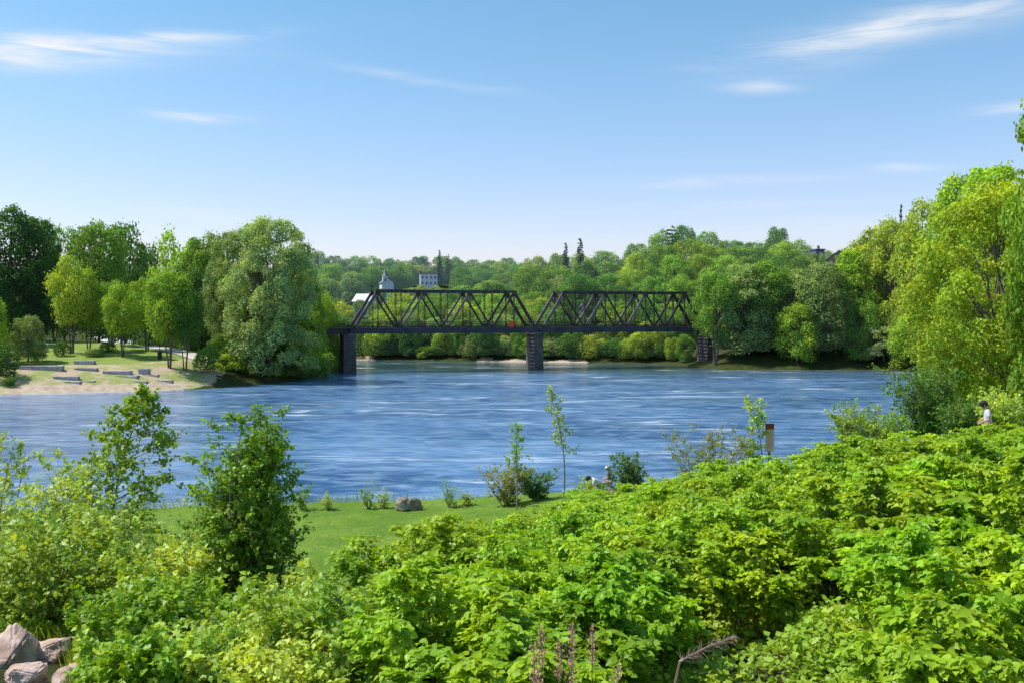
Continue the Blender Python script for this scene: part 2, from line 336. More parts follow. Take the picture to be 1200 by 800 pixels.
def cloud(px, py, a, b, tilt, st):
    ca = math.atan((px - CX) / F); ce = math.atan((HY - py) / math.hypot(F, px - CX)); a /= F; b /= F; t = R(tilt)
    dx = q.math('SUBTRACT', azw, ca); dy = q.math('SUBTRACT', elw, ce)
    u = q.math('ADD', q.math('MULTIPLY', dx, math.cos(t) / a), q.math('MULTIPLY', dy, math.sin(t) / a))
    v = q.math('ADD', q.math('MULTIPLY', dx, -math.sin(t) / b), q.math('MULTIPLY', dy, math.cos(t) / b))
    r2 = q.math('ADD', q.math('MULTIPLY', u, u), q.math('MULTIPLY', v, v))
    return q.math('MULTIPLY', q.math('POWER', 2.718, q.math('MULTIPLY', r2, -1.0)), st)
tot = None
for c_ in ((90, 55, 130, 13, 3, 1.35), (200, 45, 95, 7, 8, 1.0), (20, 60, 70, 14, 2, 0.8), (240, 137, 42, 6, 0, 1.3), (490, 91, 95, 5, -7, 0.5), (1090, 22, 150, 13, 7, 0.95), (960, 52, 110, 18, 6, 0.45), (1030, 40, 140, 26, 8, 0.35),
           (900, 100, 42, 6, 0, 0.75), (1190, 127, 36, 6, 0, 0.9), (1065, 193, 34, 4, 0, 0.7), (820, 213, 130, 6, 1, 0.6), (800, 243, 160, 7, 0, 0.3), (225, 255, 60, 9, -6, 0.35), (620, 290, 600, 22, 0, 0.25), (1000, 262, 200, 9, 1, 0.25)):
    k = cloud(*c_); tot = k if tot is None else q.math('ADD', tot, k)
mask = q.math('MULTIPLY', q.math('MULTIPLY', tot, 0.68), q.ramp(streak, 0.25, 0.72), clamp=True)
bg = q.n('ShaderNodeBackground'); bg.inputs[1].default_value = 0.15
hs = q.n('ShaderNodeHueSaturation'); hs.inputs['Saturation'].default_value = 1.0; hs.inputs['Value'].default_value = 1.0; q.L.new(sky.outputs[0], hs.inputs['Color'])
skc = q.mix(1.0, hs.outputs[0], q.mix(q.ramp(el, 0.0, 0.33), (1.17, 1.0, 1.15), (0.86, 1.14, 1.17)), 'MULTIPLY')
q.L.new(q.mix(mask, skc, (6.2, 6.3, 6.5)), bg.inputs[0])
wo = q.n('ShaderNodeOutputWorld'); q.L.new(bg.outputs[0], wo.inputs[0])
sd_ = bpy.data.lights.new('sun', 'SUN'); sd_.energy = 5.0; sd_.angle = R(0.55); sd_.color = (1.0, 0.955, 0.87)
so = bpy.data.objects.new('sun', sd_); col.objects.link(so)
sv = Vector((SUN_AZ[0], SUN_AZ[1], 0)).normalized() * math.cos(R(SUN_EL)) + Vector((0, 0, math.sin(R(SUN_EL))))
so.rotation_euler = sv.to_track_quat('Z', 'Y').to_euler(); so.location = (0, 0, 60)
cd = bpy.data.cameras.new('camera'); cd.lens = 36 * F / 1200; cd.sensor_width = 36; cd.clip_start = 0.1; cd.clip_end = 12000
cd.shift_y = -(400 - HY) / 1200.0
cam = bpy.data.objects.new('camera', cd); col.objects.link(cam); cam.location = (0, 0, CH); cam.rotation_euler = (R(90), 0, 0); scene.camera = cam
scene.view_settings.view_transform = 'Standard'; scene.view_settings.look = 'None'; scene.view_settings.exposure = 0
scene.cycles.max_bounces = 6; scene.cycles.transmission_bounces = 4; scene.cycles.diffuse_bounces = 3; scene.cycles.glossy_bounces = 3

# ------------------------------------------------------------------ ground and river sheets
def ground_sheet():
    tx = np.linspace(-1, 1, 381); X = 3200 * np.sinh(6.2 * tx) / math.sinh(6.2)
    ty = np.linspace(-0.45, 1, 640); Y = 20 + 5200 * np.sinh(6.3 * ty) / math.sinh(6.3)
    gx, gy = np.meshgrid(X, Y); z = ground_z(gx, gy); nx = len(X); ny = len(Y)
    z = np.where(gy > 60, z, z)
    i = np.arange((ny - 1) * (nx - 1)); r = i // (nx - 1); c = i % (nx - 1); a = r * nx + c
    me = arr_mesh('ground', np.stack([gx.ravel(), gy.ravel(), z.ravel()], 1), [np.stack([a, a + 1, a + nx + 1, a + nx], 1)], smooth=True)
    x, y = gx.ravel(), gy.ravel(); sd = river_sd(x, y)
    def sm(v, a, b): t = np.clip((v - a) / (b - a), 0, 1); return t * t * (3 - 2 * t)
    lawn = sm(y, 30, 34) * (1 - sm(y, 90, 110)) * (sd > 0)
    left = (x < -38) & (y > 140) & (y < 235)
    park = np.where(left & (sd > 0), sm(sd, 8, 12), 0)
    dry = np.where(left & (sd > 0), (1 - sm(sd, 15, 19)) * (1 - sm(x, -56, -50)), 0)
    sand = np.where(left & (sd > -1), (1 - sm(sd, 2.5, 5.0)) * sm(x, -84, -79) * (1 - sm(x, -58, -54)), 0)
    far = (y > 235) & (x < 60)
    sand = np.maximum(sand, np.where(far, (1 - sm(sd, 1.6, 3.0)) * sm(np.sin(x * 0.11 + 1.0), -0.25, 0.15), 0))
    rp = np.hypot((x - 19.5), (y - 36.5)); sand = np.maximum(sand, 1 - sm(rp, 2.2, 3.6))
    for n_, v in (('lawn', lawn), ('park', park), ('dry', dry), ('sand', sand)):
        at_ = me.attributes.new(n_, 'FLOAT', 'POINT'); at_.data.foreach_set('value', v.astype(np.float32))
    o = link('ground', me, M['ground']); tag(o, 'grassy river banks with a sandy edge and the wooded hill beyond', kind='structure')
ground_sheet()
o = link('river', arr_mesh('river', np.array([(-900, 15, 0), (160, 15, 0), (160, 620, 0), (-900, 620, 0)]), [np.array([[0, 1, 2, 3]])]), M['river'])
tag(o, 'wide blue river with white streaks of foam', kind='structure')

# ------------------------------------------------------------------ foliage building blocks
def norm(v): return v / np.maximum(np.linalg.norm(v, axis=1, keepdims=True), 1e-9)
T_DIA = (np.array([(0, 0, 0), (.5, .45, .06), (0, 1, 0), (-.5, .45, .06)]), [np.array([[0, 1, 2, 3]])])
T_LEAF = (np.array([(0, 0, 0), (.42, .38, .1), (0, 1, -.12), (-.42, .38, .1), (0, .42, 0)]), [np.array([[0, 1, 4], [1, 2, 4], [2, 3, 4], [3, 0, 4]])])
_h = [(.30, -.05, .07), (.46, .2, .1), (.38, .5, .08), (.17, .8, .02)]
_lv = [(0, 0, 0)] + _h + [(0, 1, -.16)] + [(-a, b, c) for a, b, c in _h] + [(0, .2, 0), (0, .5, -.02), (0, .8, -.08)]
T_HEART = (np.array(_lv), [np.array([[0, 1, 2, 10], [10, 2, 3, 11], [11, 3, 4, 12], [0, 10, 7, 6], [10, 11, 8, 7], [11, 12, 9, 8]]), np.array([[12, 4, 5], [12, 5, 9]])])
T_MAPLE = (np.array([(0, 0, 0), (.45, .1, .06), (.3, .35, .03), (.6, .62, .02), (.22, .62, 0), (0, 1.05, -.08), (-.22, .62, 0), (-.6, .62, .02), (-.3, .35, .03), (-.45, .1, .06)]),
           [np.array([[0, 1, 2, 8], [0, 8, 9, 9]])[:1], np.array([[0, 8, 9], [2, 3, 4], [6, 7, 8]]), np.array([[8, 2, 4, 6]]), np.array([[4, 5, 6]])])
def stamp(T, pos, ydir, zdir, size, wid=1.0):
    """copy a leaf template to every position; returns verts, facegroups"""
    tv, tf = T; n = len(pos); k = len(tv)
    Y = norm(ydir); X = norm(np.cross(Y, zdir)); Z = np.cross(X, Y)
    s = np.broadcast_to(np.asarray(size, float).reshape(-1, 1, 1), (n, 1, 1))
    v = pos[:, None, :] + s * (tv[None, :, 0:1] * wid * X[:, None, :] + tv[None, :, 1:2] * Y[:, None, :] + tv[None, :, 2:3] * Z[:, None, :])
    off = (np.arange(n) * k)[:, None, None]
    return v.reshape(-1, 3), [(f[None] + off).reshape(-1, f.shape[1]) for f in tf]
def leaf_mesh(name, T, pos, ydir, zdir, size, tint, wid=1.0):
    v, fg = stamp(T, pos, ydir, zdir, size, wid)
    return arr_mesh(name, v, fg, [np.repeat(np.clip(tint, 0, 1), len(f)) for f in T[1]])
def rdir(r, n): return norm(r.normal(size=(n, 3)))

def crown_lobes(seed, h, rad, base, nl, nleaf, leaf, top_bias=0.0, lobe=(0.26, 0.42), skirt=False, spray=0.0, T=T_DIA):
    """crown of leaf clumps; returns mesh + lobe centres. h total height, crown from base*h up"""
    r = np.random.default_rng(seed); C = []; RR = []
    zc = h * (base + 1) / 2; hz = h * (1 - base) / 2
    for i in range(nl):
        for _ in range(30):
            zz = r.uniform(-1, 1); a = r.uniform(0, 6.283)
            wprof = (1 - 0.9 * max(0, zz) ** 2.3) ** 0.5 if zz > 0 else (1 - (0.12 if skirt else 0.5) * zz * zz)
            lr = rad * r.uniform(*lobe) * (1 - 0.25 * max(0, zz)); q_r = (rad - lr * 0.75) * wprof * r.uniform(0.35, 1) ** 0.5
            q_ = np.array([math.cos(a) * q_r, math.sin(a) * q_r, zc + zz * (hz - lr * 0.7)])
            if all(np.linalg.norm(q_ - c) > 0.5 * lr for c in C): break
        C.append(q_); RR.append(lr)
    C.append(np.array([r.uniform(-.2, .2) * rad, r.uniform(-.2, .2) * rad, h - rad * 0.3])); RR.append(rad * 0.3)
    C = np.array(C); RR = np.array(RR)
    wts = RR ** 2; k = r.choice(len(C), nleaf, p=wts / wts.sum())
    d = rdir(r, nleaf); d[:, 2] = np.where(d[:, 2] < -0.7, -d[:, 2], d[:, 2])
    bump = 1 + 0.22 * np.sin(d[:, 0] * 7 + k) * np.cos(d[:, 1] * 6 + k * 2) + 0.16 * np.sin(d[:, 2] * 9 + k) * np.cos(d[:, 0] * 10 + k * 3)
    rr = np.where(r.random(nleaf) < 0.82, r.uniform(0.76, 1.10, nleaf), r.uniform(0.4, 0.9, nleaf)) + np.where(r.random(nleaf) < 0.13, r.uniform(0, 0.5, nleaf), 0)
    sq = np.array([1, 1, 0.95]); P = C[k] + d * (RR[k] * rr * bump)[:, None] * sq
    # drop leaves buried in neighbouring clumps
    D2 = np.linalg.norm((P[:, None, :] - C[None]) / sq, axis=2) / RR[None]; D2[np.arange(nleaf), k] = 9
    keep = (D2.min(1) > 0.72) | (r.random(nleaf) < 0.12); keep &= P[:, 2] > 0.2
    P, d, k, rr = P[keep], d[keep], k[keep], rr[keep]; n = len(P)
    nrm = norm(d * 0.9 + r.normal(size=(n, 3)) * 0.7 + np.array([0, 0, 0.35]))
    yd = np.cross(nrm, rdir(r, n)); yd[:, 2] -= 0.25
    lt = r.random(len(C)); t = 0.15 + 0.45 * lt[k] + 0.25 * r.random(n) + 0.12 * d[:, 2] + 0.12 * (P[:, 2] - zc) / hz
    t = np.where(rr < 0.8, t * 0.5, t)  # crown shade painted in: inner leaves darker, upper and upward-facing ones lighter
    sz = leaf * r.uniform(0.7, 1.35, n)
    if spray:
        yd = yd + np.array([0, 0, spray]); 
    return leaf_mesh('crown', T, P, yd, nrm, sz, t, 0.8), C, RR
def trunk_mesh(seed, h, rad, base, C, stems=1, r0=None):
    r = random.Random(seed); mb = MB(); r0 = r0 or h * 0.018
    for s in range(stems):
        a = r.uniform(0, 6.28) if stems > 1 else 0; sp = 0.10 * h if stems > 1 else 0.02 * h
        top = (math.cos(a + s * 6.28 / stems) * sp * 1.6, math.sin(a + s * 6.28 / stems) * sp * 1.6, h * 0.72)
        pts = []
        b0 = (math.cos(a + s * 6.28 / stems) * 0.02 * h * (stems > 1), math.sin(a + s * 6.28 / stems) * 0.02 * h * (stems > 1), -0.4)
        for i in range(7):
            t = i / 6; pts.append((b0[0] * (1 - t) + top[0] * t ** 1.3 + r.uniform(-1, 1) * 0.008 * h, b0[1] * (1 - t) + top[1] * t ** 1.3 + r.uniform(-1, 1) * 0.008 * h, -0.4 + (top[2] + 0.4) * t))
        k = 0.72 if stems > 1 else 1
        mb.tube(pts, [r0 * k * (1.25 if i == 0 else 1) * (1 - 0.75 * i / 6) for i in range(7)], 8)
        for j in range(max(5, len(C) // (2 * stems))):
            c = C[r.randrange(len(C))]; i = r.choice((2, 3, 4)); p0 = Vector(pts[i])
            if c[2] < p0.z + 0.3: continue
            e = Vector(c); mid = p0.lerp(e, 0.5) + Vector((0, 0, -0.05 * h)); mb.tube([p0, mid, e], [r0 * 0.35 * k, r0 * 0.22, r0 * 0.08], 5)
    return mb.mesh('trunk')

# a tree kind: a list of (crown mesh, trunk mesh, height, radius)
KINDS = {}
def mk_kind(name, seeds, h, rad, base, nl, nleaf, leaf, **kw):
    stems = kw.pop('stems', 1); bark = kw.pop('bark', 'bark'); out = []
    for s in seeds:
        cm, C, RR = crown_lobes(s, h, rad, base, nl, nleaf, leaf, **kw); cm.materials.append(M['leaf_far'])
        tm = trunk_mesh(s, h, rad, base, C, stems); tm.materials.append(M[bark]); out.append((cm, tm, h, rad))
    KINDS[name] = out
mk_kind('round', (11, 12, 13, 14), 16, 6.6, 0.06, 56, 16000, 0.40, lobe=(0.2, 0.36))
mk_kind('skirted', (21, 22, 23), 16, 6.4, 0.0, 62, 18000, 0.38, skirt=True, lobe=(0.18, 0.34))
mk_kind('tall', (31, 32, 33), 22, 6.2, 0.03, 110, 28000, 0.40, skirt=True, lobe=(0.17, 0.31))
mk_kind('airy', (41, 42), 18, 7.0, 0.02, 130, 27000, 0.32, skirt=True, lobe=(0.10, 0.24), spray=0.25)
mk_kind('park', (51, 52, 53), 13, 5.2, 0.28, 40, 12000, 0.30, stems=3, lobe=(0.18, 0.32))
mk_kind('low', (61, 62), 5, 3.6, 0.0, 18, 4500, 0.30, skirt=True)
mk_kind('willow', (71, 72), 28, 10.5, 0.0, 230, 70000, 0.36, skirt=True, lobe=(0.08, 0.2), spray=0.3)
def conifer(seed, h, rad, irregular, nlayer, dens):
    r = np.random.default_rng(seed); P = []; Yd = []; mb = MB(); mb.tube([(0, 0, -0.3), (0, 0, h * 0.5), (0, 0, h * 0.98)], [h * 0.016, h * 0.009, 0.03], 7)
    for i in range(nlayer):
        t = i / (nlayer - 1); z = h * (0.12 + 0.86 * t); R_ = rad * (1 - t) ** (0.8 if not irregular else 0.45) + 0.15; nb_ = 7 if not irregular else 4
        for b in range(nb_):
            a = r.uniform(0, 6.28); L = R_ * r.uniform(0.7, 1.1) * (1 if not irregular else r.uniform(0.5, 1.15)); dz = (-0.18 if not irregular else 0.12)
            e = (math.cos(a) * L, math.sin(a) * L, z + dz * L); mb.tube([(0, 0, z), e], [h * 0.003, 0.02], 4)
            n = max(6, int(dens * L)); s = r.uniform(0.1, 1, n); p = np.stack([e[0] * s, e[1] * s, z + dz * L * s], 1) + r.normal(size=(n, 3)) * np.array([.18, .18, .10]) * (0.6 + 0.6 * L / rad) * 1.2
            P.append(p); Yd.append(np.tile(np.array([math.cos(a), math.sin(a), -0.15 if not irregular else 0.3]), (n, 1)) + r.normal(size=(n, 3)) * 0.5)
    P = np.concatenate(P); Yd = np.concatenate(Yd); n = len(P)
    return leaf_mesh('crown', T_DIA, P, Yd, norm(r.normal(size=(n, 3)) * 0.6 + np.array([0, 0, 1])), 0.55 * r.uniform(0.7, 1.3, n), r.random(n) * 0.6, 0.5), mb.mesh('trunk')
for nm, sd0, irr, nlayer, rad in (('spruce', 81, False, 26, 2.6), ('pine', 82, True, 15, 4.2)):
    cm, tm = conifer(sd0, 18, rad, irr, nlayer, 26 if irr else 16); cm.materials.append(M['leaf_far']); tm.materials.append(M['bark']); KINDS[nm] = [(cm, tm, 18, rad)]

COL = dict(mid=(0.205, 0.355, 0.044), bright=(0.32, 0.475, 0.044), dark=(0.075, 0.175, 0.036), grey=(0.28, 0.385, 0.125), yellow=(0.41, 0.50, 0.06), deep=(0.14, 0.275, 0.044), conif=(0.045, 0.090, 0.050), pale=(0.36, 0.46, 0.21))
_kc = {}
def tree(name, kind, x, y, h, wid, color, label, group=None, z=None, rz=None, variant=None):
    ks = KINDS[kind]; i = _kc.get(kind, 0); _kc[kind] = i + 1; cm, tm, h0, r0 = ks[(variant if variant is not None else i) % len(ks)]
    z = gz(x, y) if z is None else z
    rt = empty(name, (x, y, z - 0.1), random.uniform(0, 6.28) if rz is None else rz, label, 'tree' if 'shrub' not in name and 'bush' not in name else 'shrub', group)
    rt.scale = (wid / (2 * r0), wid / (2 * r0), h / h0)
    c = link('crown' if 'shrub' not in name and 'bush' not in name else 'foliage', cm, parent=rt); c.color = (*color, 1)
    link('trunk' if 'shrub' not in name and 'bush' not in name else 'stem', tm, parent=rt)
    return rt
def jit(c, s=0.15):
    k = random.uniform(1 - s, 1 + s); return (c[0] * k * random.uniform(0.88, 1.15), c[1] * k, c[2] * k * random.uniform(0.8, 1.2))
def tree_px(name, kind, px, D, ytop, wpx, color, label, group=None, **kw):
    x, y = at(px, D); z = gz(x, y); zt = CH - (ytop - HY) / F * D
    return tree(name, kind, x, y, max(1.5, (zt - z) * 1.03), wpx / F * D, color, label, group, z=z, **kw)

# ------------------------------------------------------------------ wooded hill and far bank
HOUSES = [(446, 461, 316, 342, 470), (491, 513, 319, 335, 500), (417, 438, 344, 353, 400), (953, 962, 284, 298, 385), (974, 996, 300, 313, 345), (681, 684, 357, 368, 318)]
def blocked(px, D, ytop, wpx):
    for x0, x1, y0, y1, HD in HOUSES:
        if D < HD + 6 and px + wpx * 0.5 > x0 - 1 and px - wpx * 0.5 < x1 + 1 and ytop < y1 - 1: return True
    return False
def row(x0, x1, D0, y0, y1, h_w, step, kinds, cols, label, group, name='broadleaf_tree', Dj=10, hmin=6):
    px = x0
    while px < x1:
        t = (px - x0) / (x1 - x0); D = D0 + random.uniform(-Dj, Dj); yt = y0 + (y1 - y0) * t + random.uniform(-5, 5)
        w_ = step * F / D * random.uniform(1.3, 1.85); px_ = px + random.uniform(-3, 3)
        x, y = at(px_, D)
        if not blocked(px_, D, yt, w_) and river_sd(np.array([x]), np.array([y]))[0] > 0.8:
            g = gz(x, y); zt = CH - (yt - HY) / F * D; hh = zt - g
            if hh > hmin and hh < 26:
                tree(name, random.choice(kinds), x, y, hh, w_ / F * D, jit(COL[random.choice(cols)]), label, group, z=g)
        px += step * F / D
G1 = 'trees covering the distant hill'
for D, y0, y1, st, lab in ((640, 297, 306, 11, 'rounded green tree along the distant hilltop left of the two conifers'), (560, 305, 312, 11, 'rounded green tree high on the distant hillside above the left truss'),
                      (500, 313, 319, 11, 'rounded green tree halfway up the distant hillside above the left truss'), (440, 322, 327, 10, 'rounded green tree low on the distant hillside above the left truss'), (385, 333, 336, 10, 'rounded green tree seen just over the left truss top chord')):
    row(335, 635, D, y0, y1, 0, st, ['round', 'skirted'], ['mid', 'bright', 'deep', 'mid', 'grey', 'mid'], lab, G1)
G2 = 'trees seen through and over the left truss'
row(385, 640, 335, 344, 344, 0, 8, ['round', 'skirted'], ['mid', 'bright', 'bright'], 'light green tree seen through the left truss span', G2)
row(372, 640, 300, 356, 352, 0, 7.5, ['skirted', 'round'], ['mid', 'bright', 'yellow'], 'leafy tree on the far bank seen between the left truss diagonals', G2)
row(380, 640, 287, 372, 368, 0, 6.5, ['skirted'], ['grey', 'mid', 'yellow', 'deep'], 'leafy tree on the far bank seen below the left bridge deck', 'trees on the far bank under the left span', Dj=3, hmin=4)
row(625, 850, 275, 366, 362, 0, 6.0, ['skirted'], ['bright', 'mid', 'yellow', 'deep'], 'leafy tree on the far bank seen below the right bridge deck', 'trees on the far bank under the right span', Dj=3, hmin=4)
G3 = 'trees on the hill right of the bridge centre'
row(625, 745, 450, 302, 298, 0, 11, ['round', 'skirted'], ['mid', 'grey', 'deep', 'bright'], 'rounded tree on the ridge behind the bridge centre', G3)
row(622, 760, 395, 313, 305, 0, 10, ['round', 'skirted'], ['mid', 'deep', 'mid', 'bright'], 'rounded tree below the ridge behind the bridge centre', G3)
row(622, 790, 345, 325, 315, 0, 9, ['round', 'skirted', 'tall'], ['mid', 'deep', 'grey', 'bright'], 'rounded tree just over the left end of the right truss', G3)
row(625, 840, 308, 338, 330, 0, 8.5, ['round', 'skirted'], ['mid', 'bright', 'deep'], 'leafy tree seen through the right truss span', 'trees seen through the right truss')
row(630, 850, 284, 355, 348, 0, 7.5, ['skirted', 'round'], ['bright', 'mid', 'deep'], 'leafy tree on the far bank behind the right truss diagonals', 'trees seen through the right truss', Dj=4)
G4 = 'trees on the high hill to the right'
for D, ys, st, lab in ((410, ((748, 290), (775, 274), (800, 270), (830, 272), (850, 283), (880, 284), (912, 268), (940, 282), (968, 296), (1000, 290), (1035, 277), (1060, 272)), 9.5, 'dome shaped green tree on the crest of the right hill'),
                  (370, ((748, 300), (800, 283), (850, 292), (912, 283), (960, 302), (1030, 290), (1080, 280)), 9, 'dome shaped green tree just under the crest of the right hill'),
                  (335, ((760, 312), (800, 298), (860, 304), (930, 298), (1000, 308), (1080, 300)), 8.5, 'dome shaped green tree halfway down the right hill'),
                  (302, ((770, 328), (820, 315), (900, 315), (1000, 318), (1080, 310)), 8, 'dome shaped green tree low on the right hill')):
    px = ys[0][0]
    while px < ys[-1][0]:
        yt = float(np.interp(px, [a for a, b in ys], [b for a, b in ys])) + random.uniform(-4, 4); DD = D + random.uniform(-8, 8); wp = st * F / D * random.uniform(1.35, 1.9)
        if not blocked(px, DD, yt, wp):
            tree_px('broadleaf_tree', random.choice(['round', 'skirted', 'round']), px, DD, yt, wp, jit(COL[random.choice(['mid', 'bright', 'deep', 'mid'])]), lab, G4)
        px += st * F / D
# low growth along the far waterline
for i, px in enumerate(range(425, 806, 14)):
    x, y = at(px, 270); 
    for D in np.arange(240, 300, 0.5):
        x, y = at(px, D)
        if y > 240 and river_sd(np.array([x]), np.array([y]))[0] > 3.6 + 1.2 * math.sin(px): break
    tree('bank_shrub', random.choice(['low', 'airy', 'skirted']), x, y, random.uniform(3.0, 10.5), random.uniform(4.5, 9.5), jit(COL[random.choice(['bright', 'mid', 'yellow', 'deep', 'grey'])]), 'low leafy shrub at the far waterline beneath the bridge', 'shrubs along the far waterline')
# conifers standing out of the skyline
for kd, px, D, yt, wp, cc, lab in (
    ('pine', 361, 600, 289, 17, 'conif', 'dark pine on the hilltop just right of the big willow'), ('pine', 372, 605, 294, 12, 'conif', 'smaller dark pine beside the pine right of the big willow'),
    ('spruce', 515, 560, 294, 9, 'conif', 'thin dark spire conifer above the white block house'), ('pine', 525, 565, 299, 16, 'conif', 'dark flat topped pine right of the thin spire conifer'),
    ('spruce', 663, 430, 286, 13, 'conif', 'left and smaller of the two dark conifers on the ridge'), ('spruce', 680, 430, 281, 17, 'conif', 'right and taller of the two dark conifers on the ridge'),
    ('pine', 788, 385, 267, 42, 'deep', 'layered dark pine on the crest left of the right hill'), ('spruce', 1056, 255, 243, 12, 'conif', 'dark spruce top poking over the tall trees at right'), ('spruce', 1088, 262, 247, 12, 'conif', 'second dark spruce top just right of the first at right')):
    tree_px('pine_tree' if kd == 'pine' else 'spruce_tree', kd, px, D, yt, wp, COL[cc], lab)

# ------------------------------------------------------------------ far right bank (between bridge and the big yellow-green tree)
for kd, px, D, yt, wp, cc, lab, nm in (
    ('park', 838, 236, 322, 60, 'mid', 'leafy tree right in front of the last bridge pier', 'broadleaf_tree'), ('tall', 870, 239.5, 314, 80, 'grey', 'tall bluish green tree hiding the right end of the bridge', 'broadleaf_tree'), ('tall', 893, 242, 308, 78, 'mid', 'broad dark green tree second right of the bridge end', 'broadleaf_tree'),
    ('airy', 958, 239, 312, 92, 'grey', 'feathery grey green tree below the brick house', 'broadleaf_tree'), ('skirted', 934, 234, 358, 56, 'bright', 'low bright green tree leaning over the water below the feathery tree', 'broadleaf_tree'),
    ('tall', 918, 247, 322, 70, 'deep', 'dark green tree behind the low bright tree on the right bank', 'broadleaf_tree'), ('tall', 1000, 242, 296, 66, 'bright', 'tall mid green tree right of the feathery grey green tree', 'broadleaf_tree'),
    ('tall', 1028, 248, 270, 80, 'yellow', 'tall pale topped tree left of the spruce top', 'broadleaf_tree'), ('airy', 1052, 238, 262, 88, 'yellow', 'very tall yellowish tree under the spruce tops', 'broadleaf_tree'),
    ('airy', 1092, 226, 240, 100, 'yellow', 'tall feathery yellow green tree left of the big bright tree', 'broadleaf_tree'), ('tall', 1132, 212, 212, 100, 'bright', 'tall tree half hidden behind the big bright tree', 'broadleaf_tree'),
    ('airy', 1036, 233, 382, 60, 'pale', 'low silvery willow at the waterline on the right bank', 'willow_tree'), ('skirted', 1010, 235, 352, 44, 'mid', 'low green tree just left of the silvery willow', 'broadleaf_tree'),
    ('skirted', 1070, 224, 372, 62, 'bright', 'rounded bright tree right of the silvery willow', 'broadleaf_tree'), ('tall', 1160, 150, 204, 120, 'bright', 'yellow green tree directly behind the big bright tree', 'broadleaf_tree'),
    ('skirted', 1106, 178, 395, 70, 'deep', 'dark green bankside tree under the left side of the big bright tree', 'broadleaf_tree')):
    tree_px(nm, kd, px, D, yt, wp, COL[cc], lab)

# ------------------------------------------------------------------ left bank trees
for nm, kd, px, D, yt, wp, cc, lab in (
    ('broadleaf_tree', 'tall', 12, 222, 246, 92, 'dark', 'tall very dark tree at the left end of the park'), ('broadleaf_tree', 'tall', 48, 232, 262, 56, 'deep', 'narrow dark tree right of the tall very dark tree'),
    ('broadleaf_tree', 'tall', -45, 205, 262, 100, 'dark', 'dark tree partly cut off at the edge of the park'), ('broadleaf_tree', 'round', 76, 245, 272, 60, 'mid', 'mid green tree top behind the bright park trees'),
    ('broadleaf_tree', 'round', 116, 238, 263, 76, 'mid', 'broad domed tree rising highest behind the park path'), ('broadleaf_tree', 'round', 146, 250, 266, 72, 'deep', 'darker domed tree right of the highest park tree'),
    ('broadleaf_tree', 'skirted', 178, 262, 290, 56, 'deep', 'dark tree in the dip of the park treeline'), ('broadleaf_tree', 'round', 207, 240, 278, 74, 'bright', 'light green domed tree behind the path'),
    ('broadleaf_tree', 'tall', 240, 226, 276, 66, 'mid', 'tall tree on the left flank of the big willow'), ('broadleaf_tree', 'skirted', 258, 208, 315, 54, 'deep', 'dark lower tree tucked against the left of the big willow'),
    ('broadleaf_tree', 'skirted', 236, 205, 322, 48, 'dark', 'shaded tree behind the forked park tree'), ('broadleaf_tree', 'skirted', 380, 222, 345, 40, 'bright', 'yellow green tree over the left bridge approach'),
    ('broadleaf_tree', 'skirted', 350, 216, 318, 66, 'mid', 'green tree right behind the big willow'), ('broadleaf_tree', 'skirted', 394, 232, 372, 34, 'deep', 'small dark tree beside the left bridge pier'),
    ('bank_shrub', 'low', 244, 181, 405, 36, 'deep', 'dark shrub at the left foot of the big willow'), ('bank_shrub', 'low', 268, 185, 415, 40, 'bright', 'bright shrub under the middle of the big willow'), ('bank_shrub', 'low', 372, 204, 408, 44, 'mid', 'leafy shrub where the bridge approach meets the bank'),
    ('bank_shrub', 'low', -4, 166, 405, 46, 'dark', 'dark waterside shrub cut by the left edge'), ('bank_shrub', 'low', 12, 163, 448, 20, 'deep', 'little dark shrub on the sandy corner'),
    ('broadleaf_tree', 'skirted', -12, 175, 335, 44, 'bright', 'bright leafy tree cut by the left edge above the dark shrub')):
    tree_px(nm, kd, px, D, yt, wp, COL[cc], lab)
for i, (px, D, yt, wp, cc) in enumerate(((228, 212, 352, 44, 'deep'), (252, 206, 340, 46, 'mid'), (285, 205, 345, 50, 'deep'), (315, 208, 345, 50, 'dark'), (345, 207, 350, 46, 'mid'), (368, 212, 352, 42, 'bright'), (384, 226, 362, 34, 'mid'), (300, 192, 395, 46, 'deep'), (335, 193, 392, 48, 'mid'), (262, 188, 392, 40, 'deep'), (356, 200, 388, 40, 'bright'))):
    tree_px('broadleaf_tree', 'skirted', px, D, yt, wp, COL[cc], 'leafy understorey tree beneath and behind the huge willow', 'understorey trees around the willow')
tree_px('willow_tree', 'willow', 318, 190, 262, 118, (.33, .43, .15), 'huge grey green willow leaning over the water at the left bank', variant=0, rz=1.0)
tree_px('willow_tree', 'willow', 278, 197, 274, 82, (.29, .40, .13), 'narrower willow merging with the left side of the huge willow', variant=1, rz=2.0)
for px, pyb, yt, wp, cc, lab in ((84, 414, 302, 58, 'yellow', 'bright park tree with a leaning bunch of pale trunks'), (104, 411, 318, 56, 'bright', 'park tree just right of the one with pale leaning trunks'), (132, 405, 330, 44, 'mid', 'slim park tree behind the curving path'),
                            (143, 418, 334, 50, 'bright', 'park tree with two slender stems left of the lamp'), (172, 410, 328, 52, 'bright', 'light green park tree between the two slender stems and the fork'), (199, 431, 322, 66, 'bright', 'forked park tree nearest the river'), (217, 433, 330, 50, 'deep', 'darker park tree right of the forked tree'), (64, 400, 345, 40, 'mid', 'small park tree behind the lamp post')):
    x, y, z = px2ground(px, pyb, 150, 320); zt = CH - (yt - HY) / F * y
    tree('park_tree', 'park', x, y, (zt - z) * 1.02, wp / F * y, COL[cc], lab, 'trees on the park lawn', z=z)
